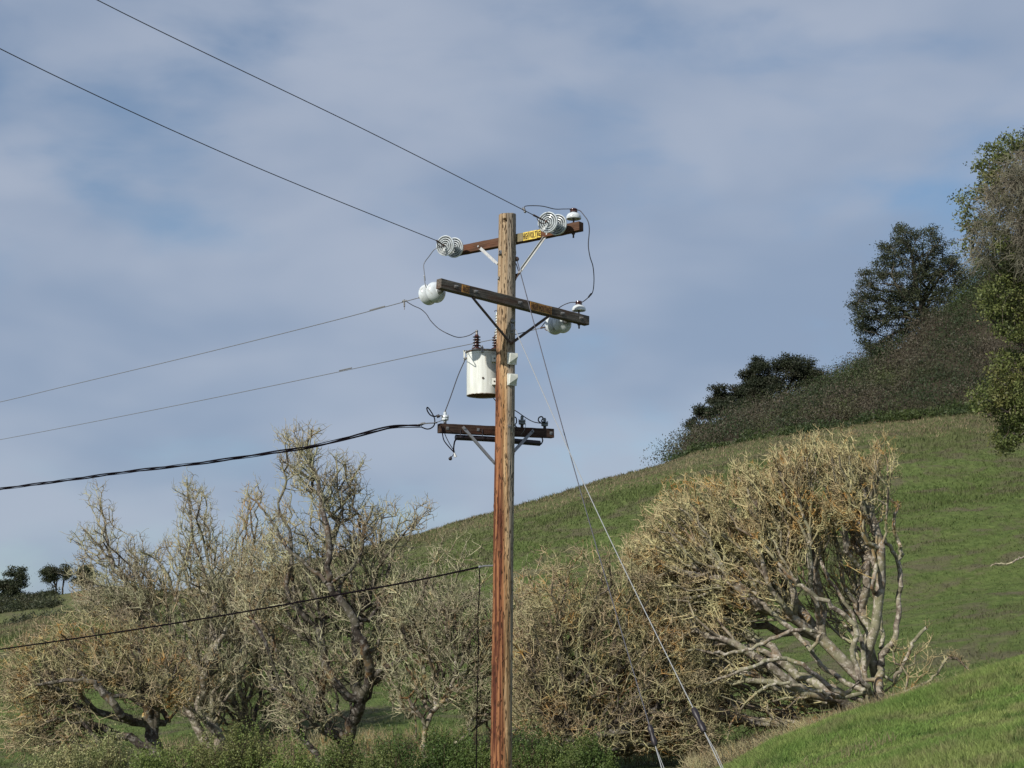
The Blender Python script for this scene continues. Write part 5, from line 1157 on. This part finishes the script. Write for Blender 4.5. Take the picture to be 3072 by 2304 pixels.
wire('cable_loop', [P(1572, 1262, SP2.y - .06), P(1577, 1275, SP2.y - .08), P(1572, 1292, SP2.y - .1), P(1561, 1305, SP2.y - .1)], .0035, M_wirelight, 'thin bright tie wire curling down from the middle spool insulator', 'wire')

# ------------------------------------------------------------------ guy wires
def guy(p0, p1, r, mat, ins_t, label, il=.30, ir=.035):
    d = (p1 - p0).normalized(); gnd = p1; rt = thing('guy_wire', p1, label, 'guy wire', 'guy wires right of the pole'); L0 = (p1 - p0).length; n = 14
    a = p0.lerp(p1, ins_t - il / 2 / L0); b = p0.lerp(p1, ins_t + il / 2 / L0)
    bm = bmesh.new(); bm_tube(bm, [p0.lerp(a, i / n) - UPZ * .10 * math.sin(math.pi * i / n) for i in range(n + 1)], r, 6); bmobj('upper_strand', bm, mat, rt, True)
    bm = bmesh.new(); bm_tube(bm, [b.lerp(p1, i / 4) for i in range(5)], r, 6); x, y, _ = frame(d)
    bm_tube(bm, [b, b + d * .25 + x * .03, b + d * .5 + x * .02, b + d * .8], r * .6, 6); bmobj('lower_strand', bm, M_strand, rt, True)
    bm = bmesh.new(); M = axM(a, d); bm_lathe(bm, [(0, 0), (ir * .7, 0), (ir, .03), (ir, il * .35), (ir * .62, il * .5), (ir, il * .65), (ir, il - .03), (ir * .7, il), (0, il)], M, 16); bmobj('guy_insulator', bm, M_black, rt, True)
def extend(a, b, k): return a + (b - a) * k
g0 = pole_at(975) + Vector((.085, -.09, 0)); gA = P(1903, 1750, 18.6); gB = P(2164, 2304, 17.0)
gE = extend(gA, gB, 1.25); gE.z = min(gE.z, float(H(gE.x, gE.y)) + .02)
gdir = (gB - g0)
def ray_ground(p, q):
    for i in range(400):
        s = 1 + i * .01; v = p + (q - p) * s
        if v.z < float(H(v.x, v.y)): return v
    return q
e1 = ray_ground(g0, P(2164, 2304, 17.4)); L1 = (e1 - g0).length
t1 = (P(2095, 2157, 17.7) - g0).length / L1
guy(g0, e1, .0056, M_strand, t1, 'thick pale guy wire, the right one of the two at the bottom')
g1 = pole_at(778) + Vector((.13, 0, 0)); q1 = P(1985, 2304, 18.6); e2 = ray_ground(g1, q1)
t2 = (P(1958, 2212, 18.8) - g1).length / (e2 - g1).length
guy(g1, e2, .0065, M_strandd, t2, 'thin darker guy wire from near the pole top, left one at the bottom', .24, .033)

bm = bmesh.new(); bm_tube(bm, [P(1548, 790, D0), P(1557, 818, D0), P(1546, 842, D0 - .03)], .006); part('guy_tail', bm, M_ruststeel)
# ------------------------------------------------------------------ small things at the lower right corner
fp = P(2976, 2286, 15.5); bz = float(H(fp.x, fp.y))
po = thing('fence_post', Vector((fp.x, fp.y, bz)), 'short grey weathered post poking from the grass in the bottom right corner', 'post')
bm = bmesh.new(); bm_lathe(bm, [(0, fp.z + .012), (.018, fp.z + .010), (.031, fp.z), (.032, bz - .1), (0, bz - .1)], Matrix.Translation(Vector((fp.x, fp.y, 0))), 12); bmobj('stake', bm, M_galv, po, True)
